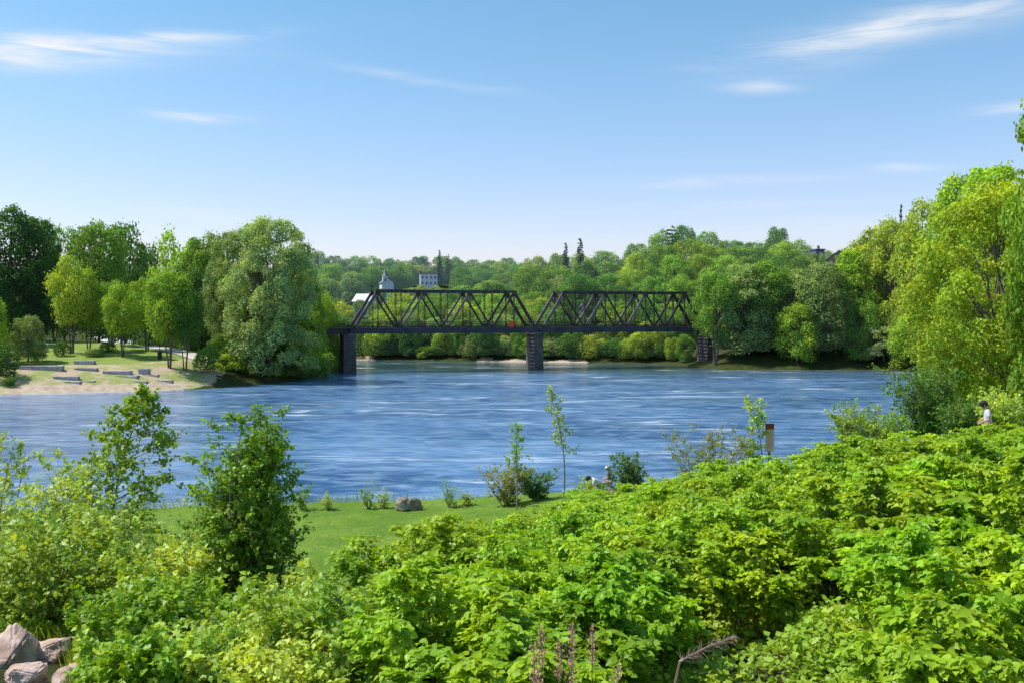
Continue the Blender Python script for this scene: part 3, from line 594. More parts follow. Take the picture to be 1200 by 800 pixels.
x, y, z = px2ground(33, 424, 150, 300); tree('young_tree', 'airy', x, y, (CH - (370 - HY) / F * y - z), 44 / F * y, COL['grey'], 'small pale young tree standing on the park lawn before the dark round shrub', z=z)
mk_kind('ball', (91, 92), 3, 2.0, 0.0, 14, 4000, 0.22, skirt=True, lobe=(0.5, 0.6))
for px, pyb, yt, wp, cc, lab in ((36, 416, 401, 24, 'dark', 'dark round clipped shrub behind the small pale tree'), (73, 417, 402, 21, 'dark', 'dark round clipped shrub at the foot of the lamp post'), (110, 418, 409, 22, 'grey', 'low pale green mounded shrub on the park lawn'), (126, 412, 402, 20, 'deep', 'dark spreading shrub right of the pale mound')):
    x, y, z = px2ground(px, pyb, 150, 320); tree('round_shrub', 'ball', x, y, CH - (yt - HY) / F * y - z + 0.2, wp / F * y * 0.95, COL[cc], lab, z=z)

# ------------------------------------------------------------------ bridge
B0 = Vector((-35.3, 216.7, 0)); B2 = Vector((48.0, 244.7, 0)); bd = (B2 - B0).normalized(); bp = Vector((-bd.y, bd.x, 0)); SPAN = (B2 - B0).length / 2
ZB, ZD, ZT, BW = 8.35, 9.75, 17.9, 6.4
bridge = empty('truss_bridge', tuple(B0), 0, 'dark steel two span railway truss bridge on stone piers crossing the river', 'bridge')
def bl(s, t, z): v = bd * s + bp * t; return Vector((v.x, v.y, z))
for k, (wd, ln) in enumerate(((2.6, 6.6), (2.1, 5.4), (2.1, 5.4))):
    mb = MB(); ang = math.atan2(bd.y, bd.x); nz = 7; rings = []
    sec = [(-wd / 2, -ln / 2 + 0.6), (0, -ln / 2 - 0.2), (wd / 2, -ln / 2 + 0.6), (wd / 2, ln / 2 - 0.6), (0, ln / 2 + 0.2), (-wd / 2, ln / 2 - 0.6)] if False else [(-wd / 2, -ln / 2), (wd / 2, -ln / 2), (wd / 2, ln / 2), (-wd / 2, ln / 2)]
    vs = []; fs = []
    for j, z in enumerate((-2.5, 0.0, 2.0, 4.0, 6.0, ZB - 0.65)):
        kk = 1.12 - 0.12 * (z + 2.5) / 10
        for a, b in sec: v = bl(k * SPAN + (1.4 if k == 2 else 0) + a * kk, BW / 2 + b * kk, z); vs.append(v)
    n = len(sec)
    for j in range(5):
        for t in range(n): fs.append((j * n + t, j * n + (t + 1) % n, (j + 1) * n + (t + 1) % n, (j + 1) * n + t))
    fs.append(tuple(range(5 * n, 6 * n)))
    mb.add(vs, fs); pr = mb.build('pier', M['pier'], bridge)
    cb_ = MB(); cb_.add([bl(k * SPAN + (1.4 if k == 2 else 0) + a * 1.08, BW / 2 + b * 1.05, z) for z in (ZB - 0.65, ZB) for a, b in sec], [(0, 1, 5, 4), (1, 2, 6, 5), (2, 3, 7, 6), (3, 0, 4, 7), (4, 5, 6, 7), (3, 2, 1, 0)])
    cb_.build('capstone', M['pier'], pr)
NP = 8
for sp in range(2):
    s0 = sp * SPAN + 0.9; Ls = SPAN - 1.8; pl = Ls / NP
    for side in (0, 1):
        t = 0.2 + side * (BW - 0.4); zb = ZD - 0.3
        mb = MB(); mb.bar(bl(s0 + pl - .3, t, ZT), bl(s0 + (NP - 1) * pl + .3, t, ZT), 0.55, 0.6)
        tr_ = mb.build('truss', M['steel'], bridge)
        for i in (0, NP):
            a = bl(s0 + i * pl, t, zb); b = bl(s0 + (1 if i == 0 else NP - 1) * pl, t, ZT)
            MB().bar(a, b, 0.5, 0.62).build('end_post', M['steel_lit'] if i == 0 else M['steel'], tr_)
        for i in range(1, NP):
            mb = MB()
            for e in (-1, 1): mb.bar(bl(s0 + i * pl + e * .13, t, zb), bl(s0 + i * pl + e * .13, t, ZT - .3), 0.07, 0.3, bp)
            nlat = 9
            for j in range(nlat):
                za = zb + (ZT - zb - .5) * j / nlat; zc_ = zb + (ZT - zb - .5) * (j + 1) / nlat; e = 1 if j % 2 else -1
                mb.bar(bl(s0 + i * pl - e * .13, t, za), bl(s0 + i * pl + e * .13, t, zc_), 0.05, 0.05)
            mb.build('vertical', M['steel'], tr_)
        for i in range(1, NP - 1):
            up = (i % 2 == 1); a = bl(s0 + i * pl, t, ZT - .2 if up else zb); b = bl(s0 + (i + 1) * pl, t, zb if up else ZT - .2)
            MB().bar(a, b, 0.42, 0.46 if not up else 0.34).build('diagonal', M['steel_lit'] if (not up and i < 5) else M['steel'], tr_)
        mb = MB()
        for i in range(0, NP + 1): MB().bar(bl(s0 + i * pl, t - .3, zb + .1), bl(s0 + i * pl, t - .3, zb + 0.9), 1.0 if i % 2 == 0 else 0.6, 0.05, bp).build('gusset_plate', M['steel'], tr_)
        for i in (1, 3, 5, 7): MB().bar(bl(s0 + i * pl, t - .3, ZT - .9), bl(s0 + i * pl, t - .3, ZT + .15), 1.1, 0.05, bp).build('gusset_plate', M['steel'], tr_)
    mb = MB()   # lateral bracing across the top and portals
    for i in range(1, NP): mb.bar(bl(s0 + i * pl, .4, ZT), bl(s0 + i * pl, BW - .4, ZT), 0.22, 0.3)
    for i in range(1, NP - 1):
        mb.bar(bl(s0 + i * pl, .4, ZT), bl(s0 + (i + 1) * pl, BW - .4, ZT), 0.12, 0.12); mb.bar(bl(s0 + (i + 1) * pl, .4, ZT + .01), bl(s0 + i * pl, BW - .4, ZT + .01), 0.12, 0.12)
        if i % 2 == 1: mb.bar(bl(s0 + i * pl, .4, ZT - 1.4), bl(s0 + i * pl, BW - .4, ZT - 1.4), 0.14, 0.2); mb.bar(bl(s0 + i * pl, .4, ZT - 1.4), bl(s0 + i * pl, BW / 2, ZT), .1, .1); mb.bar(bl(s0 + i * pl, BW - .4, ZT - 1.4), bl(s0 + i * pl, BW / 2, ZT), .1, .1)
    mb.build('top_bracing', M['steel'], bridge)
    mb = MB()
    for t in (0.0, BW): mb.bar(bl(sp * SPAN + .15, t, (ZB + ZD) / 2 + .05), bl((sp + 1) * SPAN - .15, t, (ZB + ZD) / 2 + .05), 0.45, ZD - ZB - .2)
    for i in range(0, 26): mb.bar(bl(sp * SPAN + .8 + i * (SPAN - 1.6) / 25, -.24, ZB + .15), bl(sp * SPAN + .8 + i * (SPAN - 1.6) / 25, -.24, ZD - .1), .1, .1)
    mb.build('deck_girder', M['steel_grey'], bridge)
    mb = MB()
    for i in range(int(SPAN / 0.55)): mb.bar(bl(sp * SPAN + .3 + i * .55, .3, ZD + .02), bl(sp * SPAN + .3 + i * .55, BW - .3, ZD + .02), .26, .2)
    mb.build('tie_deck', M['steel'], bridge)
    mb = MB()
    for t in (BW / 2 - .72, BW / 2 + .72): mb.bar(bl(sp * SPAN + .1, t, ZD + .2), bl((sp + 1) * SPAN - .1, t, ZD + .2), .08, .16)
    mb.build('rail', M['steel'], bridge)
    for t in (.55, BW - .55):
        mb = MB()
        for z in (0.45, 0.85, 1.25): mb.bar(bl(sp * SPAN + .3, t, ZD + z), bl((sp + 1) * SPAN - .3, t, ZD + z), .06, .07)
        for i in range(23): mb.bar(bl(sp * SPAN + .3 + i * (SPAN - .6) / 22, t, ZD), bl(sp * SPAN + .3 + i * (SPAN - .6) / 22, t, ZD + 1.28), .07, .07, bp)
        mb.build('handrail', M['steel'], bridge)
# approach to the left bank and to the right bank
mb = MB()
for t in (0.9, BW - .9): mb.bar(bl(-21, t, ZB + .65), bl(-.2, t, ZB + .65), .4, 1.2)
m2_ = MB()
for t in (0.9, BW - .9): m2_.bar(bl(2 * SPAN + .2, t, ZB + .65), bl(2 * SPAN + 18, t, ZB + .65), .4, 1.2)
for i in range(30): m2_.bar(bl(2 * SPAN + .4 + i * .57, .6, ZD - .35), bl(2 * SPAN + .4 + i * .57, BW - .6, ZD - .35), .26, .2)
m2_.build('approach_deck', M['steel'], bridge)
for i in range(36): mb.bar(bl(-20.6 + i * .57, .6, ZD - .35), bl(-20.6 + i * .57, BW - .6, ZD - .35), .26, .2)
mb.build('approach_deck', M['steel'], bridge)
mb = MB()
for t in (.6, BW - .6):
    for z in (.6, 1.1): mb.bar(bl(-20.6, t, ZD - .3 + z), bl(-.4, t, ZD - .3 + z), .07, .07)
    for i in range(12): mb.bar(bl(-20.6 + i * 1.84, t, ZD - .3), bl(-20.6 + i * 1.84, t, ZD + .85), .07, .07, bp)
    mb.bar(bl(-9, t, ZD - .2), bl(-13, t, ZD + 3.2), .25, .25, bp)
mb.build('approach_railing', M['steel'], bridge)
sg = bl((599 - 410) / (629 - 410) * SPAN * 0.965 + 0.35, .12, 0) + B0
o = MB().box((0, 0, .62), (1.25, .05, 1.25), 0).build('warning_board', M['red_paint']); o.location = (sg.x, sg.y, ZD + 0.1); o.rotation_euler = (0, 0, math.atan2(bd.y, bd.x)); tag(o, 'square orange red board fixed to the left truss railing', 'sign')
o.location = o.location - bp * 0.75
so_ = MB()
for e in (-.5, .5): so_.bar((e, .06, .3), (e, .72, .3), .05, .05)
so_.build('bracket', M['steel'], o)

# ------------------------------------------------------------------ houses on the hill
def house(name, px, D, pyb, w, d, hw, hr, wall, roof, label, rz=0.0, floors=2, nwin=3, style='gable', cat='house'):
    x, y = at(px, D); zb = CH - (pyb - HY) / F * D; g = gz(x, y)
    rt = empty(name, (x, y, zb), rz, label, cat)
    mb = MB(); low = min(-1.0, g - zb - 1)
    if style == 'gable':
        mb.add([(-w / 2, -d / 2, low), (w / 2, -d / 2, low), (w / 2, d / 2, low), (-w / 2, d / 2, low), (-w / 2, -d / 2, hw), (w / 2, -d / 2, hw), (w / 2, d / 2, hw), (-w / 2, d / 2, hw), (0, -d / 2, hw + hr), (0, d / 2, hw + hr)],
               [(0, 1, 5, 8, 4), (1, 2, 6, 5), (2, 3, 7, 9, 6), (3, 0, 4, 7), (4, 8, 9, 7), (8, 5, 6, 9)]); mb.build('wall', M[wall], rt)
        r_ = MB()
        for s in (-1, 1):
            e = s * (w / 2 + .4); k = hr / (w / 2); ze = hw - .4 * k + .08; zt = hw + hr + .12
            r_.add([(e, -d / 2 - .4, ze), (0, -d / 2 - .4, zt), (0, d / 2 + .4, zt), (e, d / 2 + .4, ze), (e, -d / 2 - .4, ze + .18), (0, -d / 2 - .4, zt + .18), (0, d / 2 + .4, zt + .18), (e, d / 2 + .4, ze + .18)], [(0, 1, 2, 3), (4, 7, 6, 5), (0, 4, 5, 1), (1, 5, 6, 2), (2, 6, 7, 3), (3, 7, 4, 0)])
        rf = r_.build('roof', M[roof], rt)
    elif style == 'side':   # ridge along x, roof slope to the viewer
        mb.add([(-w / 2, -d / 2, low), (w / 2, -d / 2, low), (w / 2, d / 2, low), (-w / 2, d / 2, low), (-w / 2, -d / 2, hw), (w / 2, -d / 2, hw), (w / 2, d / 2, hw), (-w / 2, d / 2, hw), (-w / 2, 0, hw + hr), (w / 2, 0, hw + hr)],
               [(0, 1, 5, 4), (1, 2, 6, 9, 5), (2, 3, 7, 6), (3, 0, 4, 8, 7), (4, 5, 9, 8), (6, 7, 8, 9)]); mb.build('wall', M[wall], rt)
        r_ = MB()
        for s in (-1, 1):
            e = s * (d / 2 + .4); k = hr / (d / 2); ze = hw - .4 * k + .08; zt = hw + hr + .12; W = w / 2 + .4
            r_.add([(-W, e, ze), (-W, 0, zt), (W, 0, zt), (W, e, ze), (-W, e, ze + .18), (-W, 0, zt + .18), (W, 0, zt + .18), (W, e, ze + .18)], [(0, 1, 2, 3), (4, 7, 6, 5), (0, 4, 5, 1), (1, 5, 6, 2), (2, 6, 7, 3), (3, 7, 4, 0)])
        rf = r_.build('roof', M[roof], rt)
    else:   # flat
        mb.box((0, 0, (hw + low) / 2), (w, d, hw - low)); mb.build('wall', M[wall], rt); rf = MB().box((0, 0, hw + .2), (w + .6, d + .6, .4)).build('roof', M[roof], rt)
    MB().box((w * .22, d * .1, hw + hr * .9), (.8, .8, max(1.6, hr))).build('chimney', M['brick'], rf)
    for fl in range(floors):
        for i in range(nwin):
            zx = -w / 2 + w * (i + .5) / nwin; zz = 1.6 + fl * 2.9
            if zz + .8 > hw: continue
            f = MB().box((zx, -d / 2 - .03, zz), (1.15, .1, 1.65)).build('window', M['white_paint'], rt)
            MB().box((zx, -d / 2 - .085, zz), (.85, .06, 1.35)).build('pane', M['window'], f)
    return rt
ch = house('white_church', 453, 470, 345, 5.6, 10, 5.2, 2.4, 'white_paint', 'roof_grey', 'small white church with a pointed belfry on the hillside above the left truss', 0.25, 2, 3, cat='church')
mb = MB(); mb.box((-1.2, -4.2, 3), (2.4, 2.4, 10.6)); mb.build('belfry', M['white_paint'], ch)
mb = MB(); mb.lathe((-1.2, -4.2, 8.3), ((1.75, 0), (.9, 1.4), (.08, 3.6)), 4); mb.build('spire', M['roof_grey'], ch)
f = MB().box((-1.2, -5.43, 6.6), (.9, .1, 1.4)).build('window', M['window'], ch)
house('white_block_house', 502, 500, 336, 8.4, 7, 6.2, 0.5, 'white_paint', 'roof_grey', 'square flat topped white building with rows of windows on the hillside', 0.15, 2, 4, 'flat', 'building')
house('pale_roof_house', 428, 400, 361, 7, 8, 2.6, 2.8, 'white_paint', 'roof_pale', 'house with a pale roof showing through trees left of the truss', -0.3, 1, 3, 'side')
house('mansard_house', 957.5, 385, 313, 3.4, 6, 6.4, 1.2, 'slate_blue', 'slate_blue', 'dark blue tower like house top on the right hill', 0.1, 3, 1, 'flat')
house('brick_house', 984, 345, 326, 8.5, 7, 6.2, 3.0, 'brick', 'roof_grey', 'brownish brick house half hidden near the right hilltop', -0.35, 2, 3, 'gable')
house('cream_house', 682.5, 318, 372, 1.2, 3, 3.2, .8, 'cream_paint', 'roof_grey', 'narrow cream house glimpsed through the right truss', 0.1, 2, 1)

for px, D, yt, wp, lab in ((446, 452, 339, 14, 'low tree covering the left foot of the white church'), (460, 455, 342, 15, 'low tree covering the right foot of the white church'), (494, 480, 334, 16, 'low tree before the left foot of the white block building'), (510, 482, 335, 15, 'low tree before the right foot of the white block building'),
                       (422, 385, 352, 20, 'low tree before the left of the pale roofed house'), (437, 383, 354, 18, 'low tree before the right of the pale roofed house'), (953, 365, 298, 24, 'tree crown just below the dark blue house top'), (966, 362, 300, 22, 'tree crown between the dark blue house top and the brick house'),
                       (978, 330, 314, 24, 'tree crown below the left of the brick house'), (996, 328, 308, 22, 'tree crown covering the right corner of the brick house'), (684, 300, 369, 20, 'tree crown below the narrow cream house')):
    tree_px('broadleaf_tree', 'round', px, D, yt, wp, jit(COL[random.choice(['mid', 'bright'])]), lab)
# ------------------------------------------------------------------ left park furniture
pts = [px2ground(a, b, 150, 600) for a, b in ((112, 393), (120, 396), (130, 399), (148, 402), (170, 405.5), (195, 409.5), (215, 414), (232, 419), (246, 424))]
wl = [1.6] * 9; vs = []; fs = []
P2 = []
for i in range(len(pts) - 1):
    for k in range(6):
        t = k / 6; P2.append((pts[i][0] * (1 - t) + pts[i + 1][0] * t, pts[i][1] * (1 - t) + pts[i + 1][1] * t))
P2.append(pts[-1][:2])
for i, (x, y) in enumerate(P2):
    a = P2[max(i - 1, 0)]; b = P2[min(i + 1, len(P2) - 1)]; d = Vector((b[0] - a[0], b[1] - a[1], 0)).normalized(); n_ = Vector((-d.y, d.x, 0))
    for s in (-1.9, -.6, .6, 1.9): vs.append((x + n_.x * s, y + n_.y * s, gz(x + n_.x * s, y + n_.y * s) + .12))
for i in range(len(P2) - 1):
    for s in range(3): fs.append((i * 4 + s, i * 4 + s + 1, i * 4 + s + 5, i * 4 + s + 4))
o = MB().add(vs, fs).build('path', M['concrete'], smooth=True); tag(o, 'pale paved path curving through the park', kind='structure')
def lamp(px, pyb, pyt, label):
    x, y, z = px2ground(px, pyb, 150, 400); h = CH - (pyt - HY) / F * y - z
    rt = empty('street_lamp', (x, y, z), 0, label, 'lamp', 'park street lamps')
    MB().lathe((0, 0, -.1), ((.22, 0), (.22, .35), (.12, .55), (.07, .8), (.06, h - .75), (.14, h - .7)), 10).build('post', M['black_metal'], rt, True)
    MB().lathe((0, 0, h - .68), ((.12, 0), (.27, .18), (.30, .38), (.2, .58), (.05, .68)), 12).build('globe', M['lamp_glass'], rt, True)
    return rt
lamp(68, 413, 376, 'black lamp post with white globe behind the dark round shrub'); lamp(187, 417, 381, 'black lamp post between the park tree stems beside the path')
x, y, z = px2ground(187, 420, 150, 400); tb = empty('litter_bin', (x + .2, y - .5, z), 0, 'black litter bin at the foot of the lamp by the path', 'bin')
MB().lathe((0, 0, 0), ((.32, 0), (.4, .3), (.4, 1.1)), 12).build('drum', M['black_metal'], tb, True); MB().lathe((0, 0, 1.1), ((.44, 0), (.4, .18), (.12, .34)), 12).build('lid', M['black_metal'], tb, True)
x, y, z = px2ground(11, 446, 140, 260); pt = empty('marker_post', (x, y, z), 0, 'dark post with a small box head on the shore at the left edge', 'post')
MB().box((0, 0, 1.6), (.16, .16, 3.4)).build('post', M['post_wood'], pt); MB().box((0, 0, 3.5), (.6, .45, .7)).build('box_head', M['post_wood'], pt, bevel=.03)
def slab(pxa, pxb, pyt, pyb, depth, mat, label, rz=0.0, group='granite blocks on the park slope', name='granite_block'):
    x, y, z = px2ground((pxa + pxb) / 2, pyb, 140, 260); w_ = (pxb - pxa) / F * y; h = max(.12, (pyb - pyt) / F * y)
    bm = bmesh.new(); bmesh.ops.create_cube(bm, size=1)
    for v in bm.verts: v.co = Vector((v.co.x * w_, v.co.y * depth, v.co.z * (h + .5) + (h - .5) / 2))
    bmesh.ops.subdivide_edges(bm, edges=bm.edges, cuts=4, use_grid_fill=True)
    for v in bm.verts: v.co += Vector((random.uniform(-1, 1), random.uniform(-1, 1), random.uniform(-1, 1))) * .035
    me = bpy.data.meshes.new(name); bm.to_mesh(me); bm.free(); o = link(name, me, M[mat]); o.location = (x, y + depth / 2, z); o.rotation_euler = (0, 0, rz)
    m_ = o.modifiers.new('bevel', 'BEVEL'); m_.width = .05; m_.segments = 2
    return tag(o, label, 'stone block', group)
slab(20, 73, 428.5, 433, 1.0, 'granite', 'longest grey granite block at the left of the slope', -.03)
slab(86, 110, 422.5, 427, 1.0, 'granite', 'upper grey granite block of the short stepped pair'); slab(86, 113, 431, 434, .9, 'granite', 'lower grey granite block of the short stepped pair')
slab(120, 153, 434.5, 438.5, 1.0, 'granite', 'long grey granite block in the middle of the slope', .03); slab(125, 160, 440, 441.6, 1.6, 'granite_pale', 'flat pale slab below the long middle block')
slab(62, 91, 441, 445, 1.0, 'granite', 'grey granite block nearest the water', .04); slab(74, 93, 446.5, 448.2, 1.6, 'granite_pale', 'flat pale slab beside the block nearest the water'); slab(94, 110, 445.6, 447, 1.2, 'granite_pale', 'thin pale slab right of the block nearest the water')
slab(162, 174, 432, 438.5, 1.1, 'granite', 'short upright grey block right of the middle'); slab(170, 184, 438.8, 440.6, 1.4, 'granite_pale', 'pale slab at the foot of the short upright block'); slab(156, 171, 446, 447.6, 1.0, 'granite_pale', 'thin stone strip low on the slope below the upright block')
slab(183, 200, 445, 447.2, 1.3, 'granite_pale', 'right end pale slab low on the slope', .1)
x, y, z = px2ground(35, 414, 150, 300); sh = empty('low_shed', (x - .6, y + 3.0, z), 0, 'low pale grey shed with a curved top behind the dark round shrub', 'shed')
vs = []; 
prof = [(-2.3, 0)] + [(-2.3 * math.cos(a), 1.1 + 1.25 * math.sin(a)) for a in np.linspace(0, math.pi, 9)] + [(2.3, 0)]
n = len(prof); MB().add([(a, -1.2, b) for a, b in prof] + [(a, 1.2, b) for a, b in prof], [tuple(range(n)), tuple(range(n, 2 * n))[::-1]] + [(i, i + n, i + 1 + n, i + 1) for i in range(n - 1)]).build('shell', M['roof_pale'], sh)
MB().box((0, -1.24, .7), (1.0, .06, 1.4)).build('door', M['roof_grey'], sh)

# ------------------------------------------------------------------ rocks
def rock(name, loc, size, seed, mat, label, cat='rock', group=None, rot=None):
    r = np.random.default_rng(seed); bm = bmesh.new()
    p = rdir(r, 22) * r.uniform(.75, 1.0, (22, 1)) * np.array([.5, .5, .5])
    for v in p: bm.verts.new(v)
    bmesh.ops.convex_hull(bm, input=bm.verts)
    bmesh.ops.delete(bm, geom=[v for v in bm.verts if not v.link_faces], context='VERTS')
    bmesh.ops.bevel(bm, geom=bm.edges[:], offset=.03, segments=2, affect='EDGES')
    bmesh.ops.triangulate(bm, faces=bm.faces[:]); bmesh.ops.subdivide_edges(bm, edges=bm.edges[:], cuts=4, use_grid_fill=True)
    for v in bm.verts:
        c = v.co; k = mnoise.fractal(c * 5 + Vector((seed, 0, 0)), 1.0, 2.0, 4); c *= 1 + .10 * k
        c.x *= size[0]; c.y *= size[1]; c.z *= size[2]
    me = bpy.data.meshes.new(name); bm.to_mesh(me); bm.free(); o = link(name, me, M[mat]); o.location = loc; o.rotation_euler = rot or (r.uniform(-.3, .3), r.uniform(-.3, .3), r.uniform(0, 6))
    return tag(o, label, cat, group)
x, y, z = px2ground(472, 597, 30, 64); rock('boulder', (x, y, z + .3), (1.3, 1.1, 1.3), 3, 'boulder', 'left and rounder of the two brown boulders on the far lawn edge', 'boulder')
x, y, z = px2ground(486, 597, 30, 64); rock('boulder', (x, y - .1, z + .25), (1.4, 1.0, 1.15), 4, 'boulder', 'right and lower of the two brown boulders on the far lawn edge', 'boulder')
for i, (px, py, wx_, wy_, wz_, lab) in enumerate(((14, 775, .95, .9, .75, 'large pinkish rock cut by the left edge'), (62, 772, .75, .6, .5, 'slanted pinkish rock right of the large one'), (42, 732, .62, .5, .42, 'tan rock above the large pinkish rock'), (12, 722, .65, .45, .42, 'grey brown rock at the left edge above the others'),
                                    (20, 706, .7, .5, .30, 'flat shaded rock highest of the pile'), (34, 800, .6, .5, .4, 'small pale rock at the lower left corner'), (95, 800, .5, .45, .35, 'small rock half buried in weeds at the bottom'), (70, 742, .35, .3, .25, 'little brown rock between the tan and the slanted one'), (75, 806, .4, .4, .3, 'lowest rock of the pile by the bottom edge'))):
    x, y, z = px2ground(px, py, 8, 40); rock('embankment_rock', (x, y, z + .12), (wx_ * 1.25, wy_ * 1.15, wz_ * 1.3), 40 + i, 'rock', lab, 'rock', 'rocks of the embankment')

# ------------------------------------------------------------------ knotweed shrubs
def knot_mesh(seed, h, rad, ntw, T, leaf, per=6):
    r = np.random.default_rng(seed); P = []; Yd = []; Zd = []; S = []; TT = []; mb = MB()
    nst = 19; tops = []
    for s in range(nst):
        a = r.uniform(0, 6.28); d = rad * math.sqrt(r.uniform(0, 1)) * .95; hh = h * (1 - .28 * (d / rad) ** 2) * r.uniform(.74, 1.05)
        b = np.array([math.cos(a) * d * .45, math.sin(a) * d * .45, 0]); t = np.array([math.cos(a) * d, math.sin(a) * d, hh]); tops.append((b, t))
        m1 = b * .7 + t * .3; m1[2] = hh * .45; m2 = b * .25 + t * .75; m2[2] = hh * .82
        mb.tube([b - np.array([0, 0, .3]), m1, m2, t], [.018, .014, .009, .004], 5)
    for i in range(ntw):
        b, t = tops[r.integers(nst)]; f = r.uniform(.18, 1.0) ** .6; s0 = b + (t - b) * f; s0[2] = t[2] * (1 - (1 - f) ** 1.6)
        a = r.uniform(0, 6.28); od = np.array([math.cos(a), math.sin(a), 0]) + .6 * norm((s0 * np.array([1, 1, 0]))[None])[0]; od /= np.linalg.norm(od)
        L = r.uniform(.16, .46) * (1.15 - .4 * f); n = per; u = (np.arange(n) + .6) / n
        pth = s0 + od * (L * u)[:, None] + np.array([0, 0, 1]) * (L * (.45 * u - .5 * u * u))[:, None]
        sd2 = np.array([-od[1], od[0], 0]) * np.where(np.arange(n) % 2, 1, -1)[:, None]
        yd = od * (.55 + .5 * u)[:, None] + sd2 * .8 * (1.05 - .7 * u)[:, None] + np.array([0, 0, -.22]) + r.normal(size=(n, 3)) * .36
        P.append(pth); Yd.append(yd); Zd.append(np.array([0, 0, 1]) + .5 * od + .15 * sd2 + r.normal(size=(n, 3)) * .38)
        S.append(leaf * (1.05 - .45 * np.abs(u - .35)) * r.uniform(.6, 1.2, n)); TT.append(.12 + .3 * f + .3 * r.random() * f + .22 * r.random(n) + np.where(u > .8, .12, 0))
        if i % 3 == 0: mb.tube([s0, pth[n // 2], pth[-1]], [.006, .004, .002], 3, False)
    P = np.concatenate(P); k = P[:, 2] > .05
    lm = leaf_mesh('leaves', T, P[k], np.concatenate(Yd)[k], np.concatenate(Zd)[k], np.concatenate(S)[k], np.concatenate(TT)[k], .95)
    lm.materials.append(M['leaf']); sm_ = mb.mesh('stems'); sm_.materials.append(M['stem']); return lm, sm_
KNOT_NEAR = [knot_mesh(200 + i, 2.3, 1.3, 1050, T_HEART, .104) for i in range(4)]
KNOT_FAR = [knot_mesh(220 + i, 2.2, 1.5, 900, T_LEAF, .108) for i in range(4)]
KP = np.array([(-.5, 10.8), (-1.6, 16), (-2.4, 20), (-1.7, 25), (0.0, 30), (0.9, 35), (1.6, 39), (3.2, 43), (6, 43), (9, 38), (12, 37), (15, 29.5), (20, 30), (25, 31), (20, 20), (12, 11), (8.5, 9.0), (3.5, 9.4), (1.2, 10.0)], float)
def inpoly(x, y, P):
    c = False
    for i in range(len(P)):
        (ax, ay), (bx, by) = P[i], P[(i + 1) % len(P)]
        if (ay > y) != (by > y) and x < (bx - ax) * (y - ay) / (by - ay) + ax: c = not c
    return c
placed = []; rr_ = random.Random(5); tries = 0
while tries < 14000:
    tries += 1; x = rr_.uniform(-5, 26); y = 8.5 + 33 * rr_.random() ** 1.3
    if not inpoly(x, y, KP) or abs(x / y) > .62: continue
    if abs(x - .243 * y) < 2.05 and y < 15.9: continue
    if y < 11.5 and x < 2.6: continue
    if math.hypot(x - 19.5, y - 36.5) < 3.6: continue
    if all(math.hypot(x - a, y - b) > (1.18 if y < 20 else 1.65) for a, b in placed): placed.append((x, y))
placed.sort(key=lambda p: p[1]); print('knotweed shrubs', len(placed))
for i, (x, y) in enumerate(placed):
    lm, sm_ = (KNOT_NEAR if y < 17 else KNOT_FAR)[i % 4]; px = CX + F * x / y
    zone = ('low front edge' if y < 12.5 else 'near slope' if y < 19 else 'middle' if y < 28 else 'far edge'); sideb = 'left of the dark hollow' if px < 860 else 'right of the dark hollow'
    k = empty('knotweed_shrub', (x, y, gz(x, y) - .1), rr_.uniform(0, 6.28), f'broad leaved knotweed shrub, {zone} of thicket, {sideb}', 'shrub', f'knotweed shrubs, {zone} {sideb}')
    s = rr_.uniform(.92, 1.12); k.scale = (s, s, rr_.choice((.82, .92, 1.0, 1.07, 1.15)) * float(np.interp(y, [10, 20, 26, 38], [1.0, 1.0, .93, .85 if px > 930 else .78]) * (.86 if px > 1060 and y > 25 else 1) * (1.08 if px > 1100 and y > 27 else 1)))
    c = link('leaves', lm, parent=k); c.color = (*[a * b for a, b in zip((.300, .470, .022), (rr_.uniform(.92, 1.08), rr_.uniform(.95, 1.05), 1))], 1); link('stems', sm_, parent=k)

